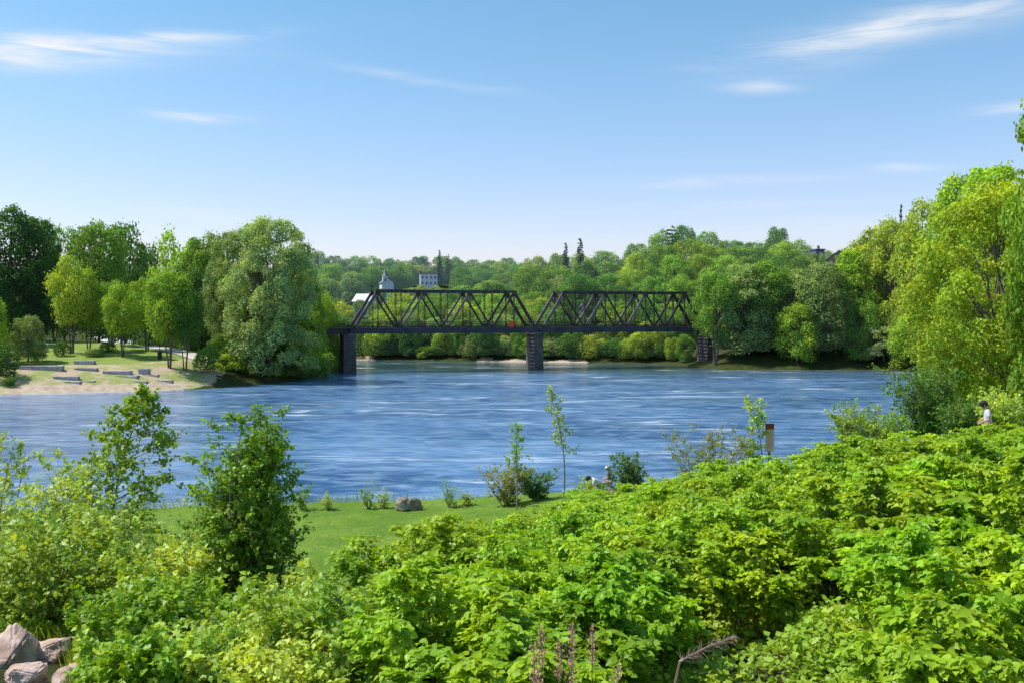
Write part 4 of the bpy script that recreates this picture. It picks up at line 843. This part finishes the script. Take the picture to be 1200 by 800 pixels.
# ------------------------------------------------------------------ branching saplings and bushes
def sapling_mesh(seed, h, prof, stems=1, nbr=26, per=10, leaf=.1, lean=(0, 0), t0=.25, rise=.5, T=T_LEAF, spread=.12, r0=.03, twigs=4):
    r = np.random.default_rng(seed); mb = MB(); P = []; Yd = []; Zd = []; S = []; TT = []
    for s in range(stems):
        a0 = r.uniform(0, 6.28); sp = spread * h * (0 if stems == 1 else 1)
        base = np.array([math.cos(a0) * .05 * sp, math.sin(a0) * .05 * sp, -.2]); hh = h * (1 if s == 0 else r.uniform(.65, .98))
        top = np.array([lean[0] * h + math.cos(a0) * sp, lean[1] * h + math.sin(a0) * sp, hh]); n = 9; bend = r.normal(size=3) * .04 * h
        st = np.array([base + (top - base) * np.array([u ** 1.4, u ** 1.4, u]) + bend * math.sin(u * 3.14) * np.array([1, 1, 0]) for u in np.linspace(0, 1, n)])
        mb.tube(list(st), [r0 * (1 - .88 * u) for u in np.linspace(0, 1, n)], 7)
        for b in range(nbr):
            f = t0 + (1 - t0) * (b + r.random()) / nbr; i = min(int(f * (n - 1)), n - 2); w_ = f * (n - 1) - i; p0 = st[i] * (1 - w_) + st[i + 1] * w_
            a = b * 2.4 + r.uniform(-.5, .5); L = prof(f) * h * r.uniform(.7, 1.15); d = np.array([math.cos(a), math.sin(a), rise * r.uniform(.6, 1.3)]); d /= np.linalg.norm(d)
            m = 5; br = np.array([p0 + d * L * u + np.array([0, 0, .12 * L * math.sin(u * 3) - .1 * L * u * u]) + r.normal(size=3) * .02 * L for u in np.linspace(0, 1, m)])
            mb.tube(list(br), [r0 * .36 * (1 - .85 * u) * (1.1 - .6 * f) + .0015 for u in np.linspace(0, 1, m)], 4, False)
            for tw in range(twigs):
                g = r.uniform(.25, 1.0); j = min(int(g * (m - 1)), m - 2); q0 = br[j] * (1 - g * (m - 1) + j) + br[j + 1] * (g * (m - 1) - j)
                d2 = d + r.normal(size=3) * .65; d2[2] += .15; d2 /= np.linalg.norm(d2); l2 = L * r.uniform(.18, .42) + leaf; u = (np.arange(per) + .5) / per
                p = q0 + d2 * (l2 * u)[:, None] + r.normal(size=(per, 3)) * leaf * .25; P.append(p)
                Yd.append(d2 * .7 + r.normal(size=(per, 3)) * .65 + np.array([0, 0, -.35])); Zd.append(np.array([0, 0, 1]) + d2 * .25 + r.normal(size=(per, 3)) * .42)
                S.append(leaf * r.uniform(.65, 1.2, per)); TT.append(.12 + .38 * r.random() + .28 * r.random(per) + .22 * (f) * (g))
                if tw % 2 == 0: mb.tube([q0, q0 + d2 * l2], [.004, .0015], 3, False)
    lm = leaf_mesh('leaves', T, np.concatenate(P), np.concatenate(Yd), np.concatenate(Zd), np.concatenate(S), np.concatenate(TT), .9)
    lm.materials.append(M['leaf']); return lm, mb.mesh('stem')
def sapling(name, px, D, ytop, label, cat, color, seed, bark='bark_pale', group=None, pxtop=None, ht=None, **kw):
    x, y = at(px, D); z = gz(x, y); h = ht or (CH - (ytop - HY) / F * D - z)
    if pxtop is not None: kw['lean'] = ((pxtop - px) / F * D / h, 0)
    lm, wm = sapling_mesh(seed, h, **kw); rt = empty(name, (x, y, z), 0, label, cat, group)
    c = link('leaves', lm, parent=rt); c.color = (*color, 1); link('stem', wm, M[bark], rt); return rt
G_ = dict(sap=(.26, .42, .035), pale=(.42, .54, .10), maple=(.28, .42, .045), olive=(.30, .32, .09), dusky=(.13, .25, .05))
def p_cone(a, b): return lambda f: a * (1 - f) + b
def p_egg(a, k=.5): return lambda f: a * max(.12, math.sin(math.pi * min(1, max(0, (f - .02))) ** k))
sapling('sapling', 148, 29, 459, 'slender sapling with drooping leafy branches standing against the river at left', 'sapling', G_['sap'], 301, pxtop=172, nbr=50, per=13, leaf=.155, prof=lambda f: .30 * math.sin(3.14 * min(1, f * .85 + .12)), t0=.36, r0=.065, rise=.35, twigs=6)
sapling('bushy_sapling', 276, 20.5, 484, 'tall dense bushy sapling with dark shaded base in front of the lawn', 'sapling', (.25, .42, .035), 302, stems=9, nbr=38, per=12, leaf=.098, prof=lambda f: .04 + .19 * math.sin(3.14 * min(1, .22 + f * .72)) , t0=.12, r0=.03, rise=.6, spread=.10, pxtop=292, twigs=5)
sapling('leafy_shrub', 45, 21, 574, 'large pale leaved shrub at the far left of the slope', 'shrub', G_['pale'], 303, stems=6, nbr=22, per=9, leaf=.10, prof=lambda f: .24, t0=.1, rise=.7, spread=.22)
sapling('leafy_shrub', 92, 24, 540, 'pale tipped shrub right of the large one at the far left', 'shrub', G_['pale'], 304, stems=4, nbr=20, per=9, leaf=.11, prof=p_cone(.22, .08), t0=.15, rise=.8, spread=.12)
sapling('leafy_shrub', 10, 26, 508, 'thin tall shrub touching the left edge', 'shrub', G_['pale'], 305, stems=3, nbr=18, per=8, leaf=.11, prof=p_cone(.14, .08), t0=.2, rise=.8, spread=.1)
sapling('leafy_shrub', 125, 27, 586, 'rounded shrub under the slender sapling', 'shrub', G_['maple'], 306, stems=6, nbr=16, per=9, leaf=.10, prof=lambda f: .3, t0=.1, rise=.6, spread=.25)
sapling('leafy_shrub', 326, 21, 600, 'leafy shoots on the right flank of the bushy sapling', 'shrub', G_['sap'], 307, stems=4, nbr=16, per=9, leaf=.09, prof=lambda f: .2, t0=.1, rise=.7, spread=.16)
sapling('leafy_shrub', 228, 21.5, 640, 'pale low shoots at the left foot of the bushy sapling', 'shrub', G_['pale'], 326, stems=6, nbr=12, per=9, leaf=.09, prof=lambda f: .35, t0=.1, rise=.7, spread=.5)
sapling('leafy_shrub', 182, 23, 612, 'low leafy shrub left of the bushy sapling', 'shrub', G_['maple'], 308, stems=5, nbr=14, per=9, leaf=.09, prof=lambda f: .28, t0=.1, rise=.6, spread=.25)
sapling('seedling_tree', 660, 57, 461, 'thin young tree standing alone against the river', 'sapling', G_['pale'], 309, nbr=24, per=9, leaf=.17, prof=p_cone(.10, .07), t0=.42, rise=1.0, r0=.06, pxtop=645, twigs=3)
sapling('seedling_tree', 606, 55, 500, 'short leafy shoot rising from the olive bush', 'sapling', G_['sap'], 310, nbr=20, per=8, leaf=.16, prof=p_cone(.12, .08), t0=.45, rise=.9, r0=.05, twigs=3)
sapling('olive_bush', 592, 57, 545, 'olive brown bush at the water edge below the short shoot', 'bush', G_['olive'], 311, stems=8, nbr=14, per=9, leaf=.12, prof=lambda f: .34, t0=.05, rise=.7, spread=.5, bark='stem')
sapling('olive_bush', 628, 58, 551, 'greener low bush right of the olive brown one', 'bush', G_['dusky'], 312, stems=8, nbr=14, per=9, leaf=.12, prof=lambda f: .34, t0=.05, rise=.6, spread=.55)
sapling('seedling_tree', 891, 44, 470, 'thin young tree left of the red topped sign', 'sapling', G_['pale'], 313, nbr=18, per=8, leaf=.15, prof=p_cone(.1, .1), t0=.62, rise=.5, r0=.04, pxtop=880, twigs=3)
sapling('leafy_shrub', 878, 44, 508, 'small shoot just below the thin tree by the sign', 'shrub', G_['sap'], 314, stems=3, nbr=10, per=8, leaf=.13, prof=lambda f: .16, t0=.3, rise=.8)
sapling('leafy_shrub', 701, 45, 567, 'low bright leaves hiding the legs of the bending person', 'shrub', G_['maple'], 325, stems=8, nbr=12, per=8, leaf=.12, prof=lambda f: .3, t0=.1, rise=.6, spread=.5)
sapling('leafy_shrub', 739, 47, 537, 'rounded green shrub beside the two crouching people', 'shrub', G_['dusky'], 315, stems=7, nbr=18, per=9, leaf=.12, prof=lambda f: .26, t0=.15, rise=.7, spread=.2)
sapling('leafy_shrub', 812, 44, 508, 'wispy shrub poking above the thicket left of the thin tree', 'shrub', G_['olive'], 316, stems=6, nbr=14, per=8, leaf=.10, prof=lambda f: .22, t0=.1, rise=.9, spread=.35)
sapling('leafy_shrub', 846, 43, 512, 'yellowish wispy shrub between the thin tree and the wispy one', 'shrub', G_['olive'], 317, stems=6, nbr=14, per=8, leaf=.10, prof=lambda f: .25, t0=.1, rise=.9, spread=.4)
sapling('bank_bush', 1092, 58, 436, 'large glossy green bush at the waterside right of the river view', 'bush', G_['dusky'], 318, stems=10, nbr=24, per=10, leaf=.17, prof=lambda f: .3, t0=.05, rise=.6, spread=.3, pxtop=1075)
sapling('bank_bush', 1008, 42, 484, 'fresh green bush on the crest of the thicket', 'bush', G_['maple'], 319, stems=8, nbr=20, per=9, leaf=.12, prof=lambda f: .3, t0=.1, rise=.6, spread=.35)
sapling('bank_bush', 1040, 46, 492, 'second fresh green bush nearer the glossy one', 'bush', G_['maple'], 320, stems=8, nbr=18, per=9, leaf=.12, prof=lambda f: .3, t0=.1, rise=.6, spread=.35)
sapling('bank_bush', 1128, 52, 474, 'dark bush left of the walking person', 'bush', G_['dusky'], 321, stems=9, nbr=20, per=9, leaf=.14, prof=lambda f: .3, t0=.05, rise=.6, spread=.4)
sapling('bank_bush', 1178, 50, 462, 'loose yellow green bush behind the walking person', 'bush', G_['pale'], 322, stems=9, nbr=22, per=9, leaf=.14, prof=lambda f: .3, t0=.05, rise=.7, spread=.4)
for i, (px, yt, lab) in enumerate(((352, 572, 'small wispy plant on the lawn edge furthest left'), (384, 580, 'tiny grey green plant left of the leafy lawn edge plant'), (432, 570, 'leafy plant on the lawn edge left of the boulders'), (448, 576, 'low plant touching the left boulder'), (526, 566, 'slim upright plant right of the boulders'), (548, 578, 'short tufted plant left of the olive bush'))):
    sapling('bank_plant', px, 58.5, yt, lab, 'plant', G_['pale'] if i % 2 else G_['sap'], 330 + i, stems=5, nbr=7, per=7, leaf=.11, prof=lambda f: .3, t0=.1, rise=.8, spread=.35, twigs=2)
for i, (px, D, yt, lab, cc) in enumerate(((60, 19.5, 640, 'bramble like shrub just above the rock pile', 'sap'), (110, 18, 640, 'fresh shrub right of the bramble like one', 'maple'), (165, 18.5, 655, 'fluffy weedy shrub left of the bushy sapling', 'pale'), (150, 15, 700, 'weedy shrub in the middle of the lower left', 'sap'), (215, 16, 690, 'shrub below and left of the bushy sapling', 'sap'),
                                          (340, 16, 712, 'bright shrub right below the bushy sapling', 'pale'), (372, 17.5, 694, 'bright shrub where the thicket meets the lawn', 'pale'), (300, 14.5, 722, 'shrub near the bottom under the bushy sapling', 'maple'), (400, 14, 700, 'shrub merging into the knotweed at the bottom', 'maple'), (240, 13, 755, 'weedy shrub near the bottom edge left of centre', 'pale'), (155, 12.6, 765, 'weedy shrub near the bottom edge right of the rocks', 'sap'), (350, 12.4, 765, 'pale weedy shrub at the bottom before the knotweed', 'pale'), (20, 18.5, 625, 'pale shrub at the left edge under the large one', 'pale'))):
    sapling('weedy_shrub', px, D, yt, lab, 'shrub', G_[cc], 350 + i, stems=9, nbr=15, per=9, leaf=.10 if i % 2 else .125, T=T_MAPLE if i % 3 == 0 else T_LEAF, prof=lambda f: .45, t0=.05, rise=.7, spread=.6, r0=.012, bark='stem', group='weedy shrubs on the near slope')

# big bright tree at right
def big_tree():
    x, y = at(1192, 74); z = gz(x, y); h = CH - (212 - HY) / F * 74 - z
    cm, C, RR = crown_lobes(401, h, 8.2, .05, 230, 74000, .24, lobe=(.06, .17), T=T_LEAF)
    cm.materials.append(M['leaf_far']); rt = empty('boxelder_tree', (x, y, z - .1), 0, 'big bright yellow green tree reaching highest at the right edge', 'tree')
    c = link('crown', cm, parent=rt); c.color = (.33, .43, .035, 1); tm = trunk_mesh(401, h, 9.6, .02, C, 3, .3); link('trunk', tm, M['bark'], rt)
big_tree()
tree_px('broadleaf_tree', 'tall', 1240, 66, 112, 122, (.25, .38, .035), 'tall tree cut by the right edge with its twigs reaching highest')

# ------------------------------------------------------------------ undergrowth and lawn grass (nobody could count these)
def scatter_ground(n, test, seed):
    r = np.random.default_rng(seed); out = []
    D = 9 + 55 * r.random(n * 4) ** 1.5; px = r.uniform(-80, 1280, n * 4); x = (px - CX) / F * D
    k = test(x, D, px); x, D = x[k][:n], D[k][:n]; return x, D, ground_z(x, D), r
def in_knot(x, y): return np.array([inpoly(a, b, KP) for a, b in zip(x, y)])
def under(n, seed):
    def t(x, y, px): return ~((px > 845) & (px < 925) & (y > 11.5) & (y < 16) & (np.sin(x * 37 + y * 51) > -.6)) & ~((px < 100 + 12 * np.sin(y * 3)) & (y > 10.5) & (y < 17.5)) & (y < 37 + 1.5 * np.sin(px * .02)) & ~((px > 185) & (px < 640) & (y > 31 + 1.5 * np.sin(px * .03)))
    x, y, z, r = scatter_ground(n, t, seed); n = len(x)
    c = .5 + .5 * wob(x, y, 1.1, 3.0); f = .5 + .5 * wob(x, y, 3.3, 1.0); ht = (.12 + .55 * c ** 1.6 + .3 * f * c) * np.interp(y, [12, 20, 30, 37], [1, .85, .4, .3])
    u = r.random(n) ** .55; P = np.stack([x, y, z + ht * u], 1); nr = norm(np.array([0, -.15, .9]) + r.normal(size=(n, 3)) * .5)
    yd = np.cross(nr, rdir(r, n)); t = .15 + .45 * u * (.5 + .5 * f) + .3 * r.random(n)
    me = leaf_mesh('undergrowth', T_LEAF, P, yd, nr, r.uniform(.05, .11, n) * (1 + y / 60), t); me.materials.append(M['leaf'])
    o = link('undergrowth', me); o.color = (.36, .50, .05, 1); tag(o, 'low mixed weeds and ground cover over the near slope', kind='stuff')
under(210000, 500)
def grass(n, seed, name, lab, test, hmin, hmax, color, wid):
    x, y, z, r = scatter_ground(n, test, seed); n = len(x); a = r.uniform(0, 6.28, n)
    P = np.stack([x, y, z - .02], 1); yd = np.stack([np.cos(a) * .35, np.sin(a) * .35, np.ones(n)], 1) + r.normal(size=(n, 3)) * .15
    me = leaf_mesh(name, T_DIA, P, yd, rdir(r, n), r.uniform(hmin, hmax, n), .2 + .7 * r.random(n), wid); me.materials.append(M['leaf'])
    o = link(name, me); o.color = (*color, 1); tag(o, lab, kind='stuff')
grass(26000, 501, 'tall_grass', 'pale tall grass stalks along the lawn edge by the water', lambda x, y, px: (y > 56) & (river_sd(x, y) > .3) & (river_sd(x, y) < 3.5 + wob(x, y, .7)) & (x < 12), .25, .75, (.36, .42, .11), .07)
grass(40000, 502, 'meadow_grass', 'loose grass blades among the weeds on the slope', lambda x, y, px: (y < 37) & (px < 700) & ~((px < 80) & (y > 10.5) & (y < 17)), .15, .6, (.32, .44, .06), .06)
grass(60000, 503, 'lawn_grass', 'short mown grass blades of the near lawn', lambda x, y, px: (y > 30) & (y < 62) & (px < 760) & (river_sd(x, y) > 1), .04, .10, (.17, .31, .035), .22)

# ------------------------------------------------------------------ seed plumes and dead branch
def plume(px, D, ytop, seed, label, tilt=0.0):
    x, y = at(px, D); zt = CH - (ytop - HY) / F * D; z0 = max(gz(x, y), zt - 2.2); h = zt - z0; r = np.random.default_rng(seed)
    rt = empty('seed_head_plant', (x, y, z0), 0, label, 'plant', 'pinkish brown seed heads')
    lx = tilt * h; st = [(0, 0, -.1), (lx * .3, 0, h * .5), (lx, 0, h)]; MB().tube(st, [.008, .006, .003], 5).build('stem', M['stem'], rt)
    n = 330; u = r.random(n); L = min(.36, h * .3); nb2 = 26; bi = r.integers(0, nb2, n); bu = bi / nb2; ba = bi * 2.4; w2 = r.random(n); rad = (.062 * np.sin(np.pi * np.clip(bu * .8 + .16, 0, 1)) * (0.6 + .8 * ((bi * 7) % 5) / 5)) * w2; a = ba + r.normal(size=n) * .25
    zz = h - L * (1 - bu) + .05 * w2; P = np.stack([lx * (zz / h) ** 1.5 + np.cos(a) * rad, np.sin(a) * rad, zz], 1) + r.normal(size=(n, 3)) * .004
    yd = np.stack([np.cos(a) * .5, np.sin(a) * .5, np.ones(n)], 1) + r.normal(size=(n, 3)) * .2
    me = leaf_mesh('seed_head', T_DIA, P, yd, rdir(r, n), r.uniform(.010, .022, n), r.random(n), .7); link('seed_head', me, M['plume'], rt)
for i, (px, yt, D, tl, lab) in enumerate(((630, 757, 8.8, -.02, 'leftmost pinkish seed head low beside the others'), (643, 737, 9, -.04, 'narrow pinkish seed head just left of the tallest'), (668, 735, 9, .01, 'tallest and fullest pinkish seed head'), (655, 752, 8.9, 0, 'pinkish seed head tucked before the tallest'), (692, 736, 9.1, .01, 'pinkish seed head standing alone at the right'), (664, 775, 8.7, .03, 'short pinkish seed head under the tallest'), (637, 786, 8.6, -.03, 'lowest pinkish seed head at the bottom left'), (700, 782, 8.6, .12, 'leaning pinkish seed head at the bottom right'))):
    plume(px, D, yt, 600 + i, lab, tl)
def dead_branch():
    r = np.random.default_rng(77); D = 10.4; x0, _ = at(862, D); x1, _ = at(795, D); z0 = CH - (745 - HY) / F * D; z1 = CH - (770 - HY) / F * D; mb = MB()
    a = Vector((x0, D, z0)); b = Vector((x1, D - .1, z1)); mb.tube([a, a.lerp(b, .5) + Vector((0, 0, .02)), b, b + Vector((-.3, .2, -1.6))], [.004, .009, .014, .02], 5)
    for i in range(130):
        t = r.uniform(.05, .98); p = a.lerp(b, t); d = Vector((r.uniform(-.2, .9), r.uniform(-.6, .6), r.uniform(-.5, .7))).normalized() * r.uniform(.04, .14); mb.tube([p, p + d * .6 + Vector((0, 0, .01)), p + d], [.003, .002, .001], 3, False)
    o = mb.build('dead_branch', M['deadwood']); tag(o, 'bare brown twiggy dead branch crossing the dark hollow', 'branch')
dead_branch()

# ------------------------------------------------------------------ sign by the shore
x, y = at(902, 44); z = gz(x, y); zt = CH - (496 - HY) / F * y; sg = empty('notice_sign', (x, y, z), .12, 'narrow upright pinkish notice sign with a dark red top by the river', 'sign')
h = zt - z; MB().box((0, .05, h / 2 - .1), (.1, .08, h - .1)).build('post', M['post_wood'], sg)
bo = MB().box((0, 0, h - .72), (.40, .03, 1.0)).build('board', M['sign_pink'], sg, bevel=.006)
MB().box((0, -.003, h - .12), (.404, .034, .26)).build('header', M['sign_red'], sg, bevel=.006)
mb = MB()
for k in range(7): mb.box((-.02 + .01 * (k % 2), -.0175, h - .36 - k * .11), (.26 + .03 * ((k * 7) % 3 - 1), .004, .018))
mb.build('text_lines', M['sign_red'], bo)

# ------------------------------------------------------------------ people
def skin_obj(name, chains, mat, parent, sub=2, root=0):
    vs = []; es = []; rs = []; idx = {}
    for ch in chains:
        prev = None
        for key, co, rad in ch:
            if key in idx: i = idx[key]
            else: i = len(vs); idx[key] = i; vs.append(co); rs.append(rad)
            if prev is not None: es.append((prev, i))
            prev = i
    me = bpy.data.meshes.new(name); me.from_pydata(vs, es, []); o = link(name, me, mat, parent)
    sk = o.modifiers.new('skin', 'SKIN'); sk.use_smooth_shade = True
    for i, v in enumerate(me.skin_vertices[0].data): v.radius = (rs[i] if isinstance(rs[i], tuple) else (rs[i], rs[i])); v.use_root = (i == root)
    s = o.modifiers.new('sub', 'SUBSURF'); s.levels = sub; s.render_levels = sub; return o
def person(loc, rz, label, J, shirt, legs, cap, capdir=1, sc=1.0):
    """J: joint name -> (x,y,z); x is forward"""
    rt = empty('person', loc, rz, label, 'person'); rt.scale = (sc, sc, sc); V = {k: Vector(v) for k, v in J.items()}
    hd = (V['head'] - V['neck']).normalized()
    ch = [[('pel', V['pel'], (.15, .12)), ('waist', V['waist'], (.135, .10)), ('chest', V['chest'], (.16, .115)), ('neck', V['neck'], .058), ('chin', V['head'] - hd * .07, .075), ('head', V['head'] + hd * .03, .10), ('crown', V['head'] + hd * .10, .075)]]
    for s in 'lr':
        ch.append([('chest', None, 0), ('sh' + s, V['sh' + s], .062), ('el' + s, V['el' + s], .042), ('wr' + s, V['wr' + s], .028), ('palm' + s, V['wr' + s] + (V['wr' + s] - V['el' + s]).normalized() * .07, (.036, .02))])
        ch.append([('pel', None, 0), ('hip' + s, V['hip' + s], .09), ('kn' + s, V['kn' + s], .058), ('an' + s, V['an' + s], .038), ('toe' + s, V['an' + s] + Vector((.17, 0, -.04)), .035)])
        d = (V['wr' + s] - V['el' + s]).normalized(); side = d.cross(Vector((1, .2, .3))).normalized(); pl_ = V['wr' + s] + d * .07
        for j in range(4): ch.append([('palm' + s, None, 0), (f'f{s}{j}a', pl_ + d * .04 + side * (j - 1.5) * .02, .0095), (f'f{s}{j}b', pl_ + d * (.085 - .008 * abs(j - 1.5)) + side * (j - 1.5) * .022 + Vector((.015, 0, -.015)), .008)])
        ch.append([('wr' + s, None, 0), ('t' + s, V['wr' + s] + d * .04 + side * .045, .011), ('t2' + s, V['wr' + s] + d * .08 + side * .06, .009)])
    body = skin_obj('body', ch, M['skin'], rt)
    f = Vector((1, 0, 0)) - hd * hd.x; f.normalize(); sd3 = hd.cross(f)
    mb = MB(); hc = V['head']; mb.lathe((0, 0, 0), ((.001, -.02), (.018, -.012), (.001, .03)), 6)
    nose = MB(); nose.tube([hc + f * .092 + hd * .03, hc + f * .118 - hd * .005, hc + f * .09 - hd * .012], [.008, .015, .008], 6); nose.build('nose', M['skin'], body, True)
    ea = MB()
    for s in (-1, 1): ea.tube([hc + sd3 * s * .094 + hd * .03, hc + sd3 * s * .104, hc + sd3 * s * .092 - hd * .028], [.01, .02, .008], 6)
    ea.build('ear', M['skin'], body, True)
    ey = MB()
    for s in (-1, 1): ey.tube([hc + f * .086 + sd3 * s * .034 + hd * .018, hc + f * .098 + sd3 * s * .034 + hd * .018], [.012, .008], 6)
    ey.build('eye', M['hair'], body, True)
    MB().tube([hc + f * .09 - hd * .05 - sd3 * .022, hc + f * .096 - hd * .05, hc + f * .09 - hd * .05 + sd3 * .022], [.004, .007, .004], 5).build('mouth', M['sign_red'], body, True)
    up = Matrix((f, sd3, hd)).transposed()
    def cap_pts(prof, n, off, sx=1.0):
        vs = []
        for r_, z_ in prof:
            for t in range(n): a = t * 6.2832 / n; vs.append(hc + off + up @ Vector((math.cos(a) * r_ * 1.12, math.sin(a) * r_ * .95, z_)))
        fs = [(i * n + t, i * n + (t + 1) % n, (i + 1) * n + (t + 1) % n, (i + 1) * n + t) for i in range(len(prof) - 1) for t in range(n)]; fs.append(tuple((len(prof) - 1) * n + t for t in range(n))); return vs, fs
    MB().add(*cap_pts(((.088, -.055), (.112, 0), (.115, .05), (.108, .09)), 14, -f * .022)).build('hair', M['hair'], body, True)
    cp = MB().add(*cap_pts(((.121, .055), (.122, .085), (.112, .125), (.08, .158), (.02, .172)), 16, Vector((0, 0, 0)))).build('cap', M[cap], rt, True)
    MB().add(*cap_pts(((.085, .055), (.10, .060), (.02, .066)), 14, f * .11)).build('brim', M[cap], cp, True)
    ch = [[('pel', V['pel'] + (V['waist'] - V['pel']) * .2, (.168, .142)), ('waist', V['waist'], (.155, .125)), ('chest', V['chest'], (.18, .135)), ('nb', V['neck'] - (V['neck'] - V['chest']) * .3, .085)]]
    for s in 'lr': ch.append([('chest', None, 0), ('sh' + s, V['sh' + s], .082), ('m' + s, V['sh' + s].lerp(V['el' + s], .8), .064)])
    skin_obj('shirt', ch, M[shirt], rt)
    ch = [[('pel', V['pel'], (.172, .14)), ('w', V['pel'].lerp(V['waist'], .35), (.155, .125))]]
    for s in 'lr': ch.append([('pel', None, 0), ('hip' + s, V['hip' + s] + Vector((0, 0, -.02)), .108), ('kn' + s, V['kn' + s], .076)] + ([('an' + s, V['an' + s] + Vector((0, 0, .06)), .062)] if legs == 'trousers' else []))
    skin_obj('trousers', ch, M[legs], rt)
    for s in 'lr':
        a = V['an' + s]; MB().tube([a + Vector((-.07, 0, -.02)), a + Vector((.03, 0, -.02)), a + Vector((.16, 0, -.045)), a + Vector((.21, 0, -.05))], [.04, .052, .045, .02], 8).build('shoe', M['shoe'], rt, True)
    return rt
STAND = dict(pel=(0, 0, .93), waist=(.01, 0, 1.08), chest=(.03, 0, 1.32), neck=(.07, 0, 1.50), head=(.13, 0, 1.61), shl=(.03, .19, 1.42), shr=(.03, -.19, 1.42), ell=(.02, .25, 1.14), elr=(.04, -.25, 1.14), wrl=(.22, .14, 1.04), wrr=(.24, -.12, 1.06),
             hipl=(0, .1, .88), hipr=(0, -.1, .88), knl=(.06, .11, .49), knr=(-.03, -.11, .49), anl=(0, .12, .08), anr=(-.14, -.12, .09))
x, y = at(1158, 34.5); person((x, y, gz(x, y) + .0), math.pi - .25, 'person in a white shirt and black cap looking down beside the sandy patch', STAND, 'shirt_white', 'trousers', 'cap_black')
BEND = dict(pel=(-.15, 0, .62), waist=(-.02, 0, .74), chest=(.20, 0, .86), neck=(.36, 0, .92), head=(.47, 0, .94), shl=(.24, .19, .90), shr=(.24, -.19, .90), ell=(.34, .24, .62), elr=(.36, -.24, .62), wrl=(.48, .12, .42), wrr=(.5, -.1, .42),
            hipl=(-.14, .1, .58), hipr=(-.14, -.1, .58), knl=(.2, .16, .50), knr=(.2, -.16, .50), anl=(-.02, .15, .09), anr=(-.02, -.15, .09))
SEAT = dict(pel=(0, 0, .52), waist=(.0, 0, .68), chest=(.05, 0, .92), neck=(.1, 0, 1.08), head=(.15, 0, 1.19), shl=(.06, .19, 1.02), shr=(.06, -.19, 1.02), ell=(.14, .25, .76), elr=(.14, -.25, .76), wrl=(.36, .14, .70), wrr=(.36, -.14, .70),
            hipl=(.02, .1, .5), hipr=(.02, -.1, .5), knl=(.42, .13, .5), knr=(.42, -.13, .5), anl=(.38, .13, .09), anr=(.40, -.13, .09))
def head_at(px, py, D, hz):
    x, y = at(px, D); return (x, y, CH - (py - HY) / F * D - hz)
l = head_at(701, 560, 50, .94); person(l, math.pi + .15, 'person in a pale shirt bent forward by the water beyond the thicket', BEND, 'shirt_white', 'khaki', 'cap_black')
l2 = head_at(716, 549, 51, 1.19); person(l2, math.pi - .3, 'person in a dark shirt and white cap seated beside the bending person', SEAT, 'shirt_dark', 'khaki', 'cap_white')
for (a, b, c), nm, sz, off, lb in ((l, 'flat_rock', (1.6, 1.2, .9), -.40, 'flat tan rock under the bending person'), (l2, 'seat_rock', (1.1, .9, 1.3), -.15, 'tan rock the person in the dark shirt sits on')):
    rock(nm, (a, b, c + off), sz, 900 + len(nm), 'boulder', lb, 'rock', rot=(0, 0, .4))
print('people ground', gz(l[0], l[1]) - l[2], gz(l2[0], l2[1]) - l2[2])
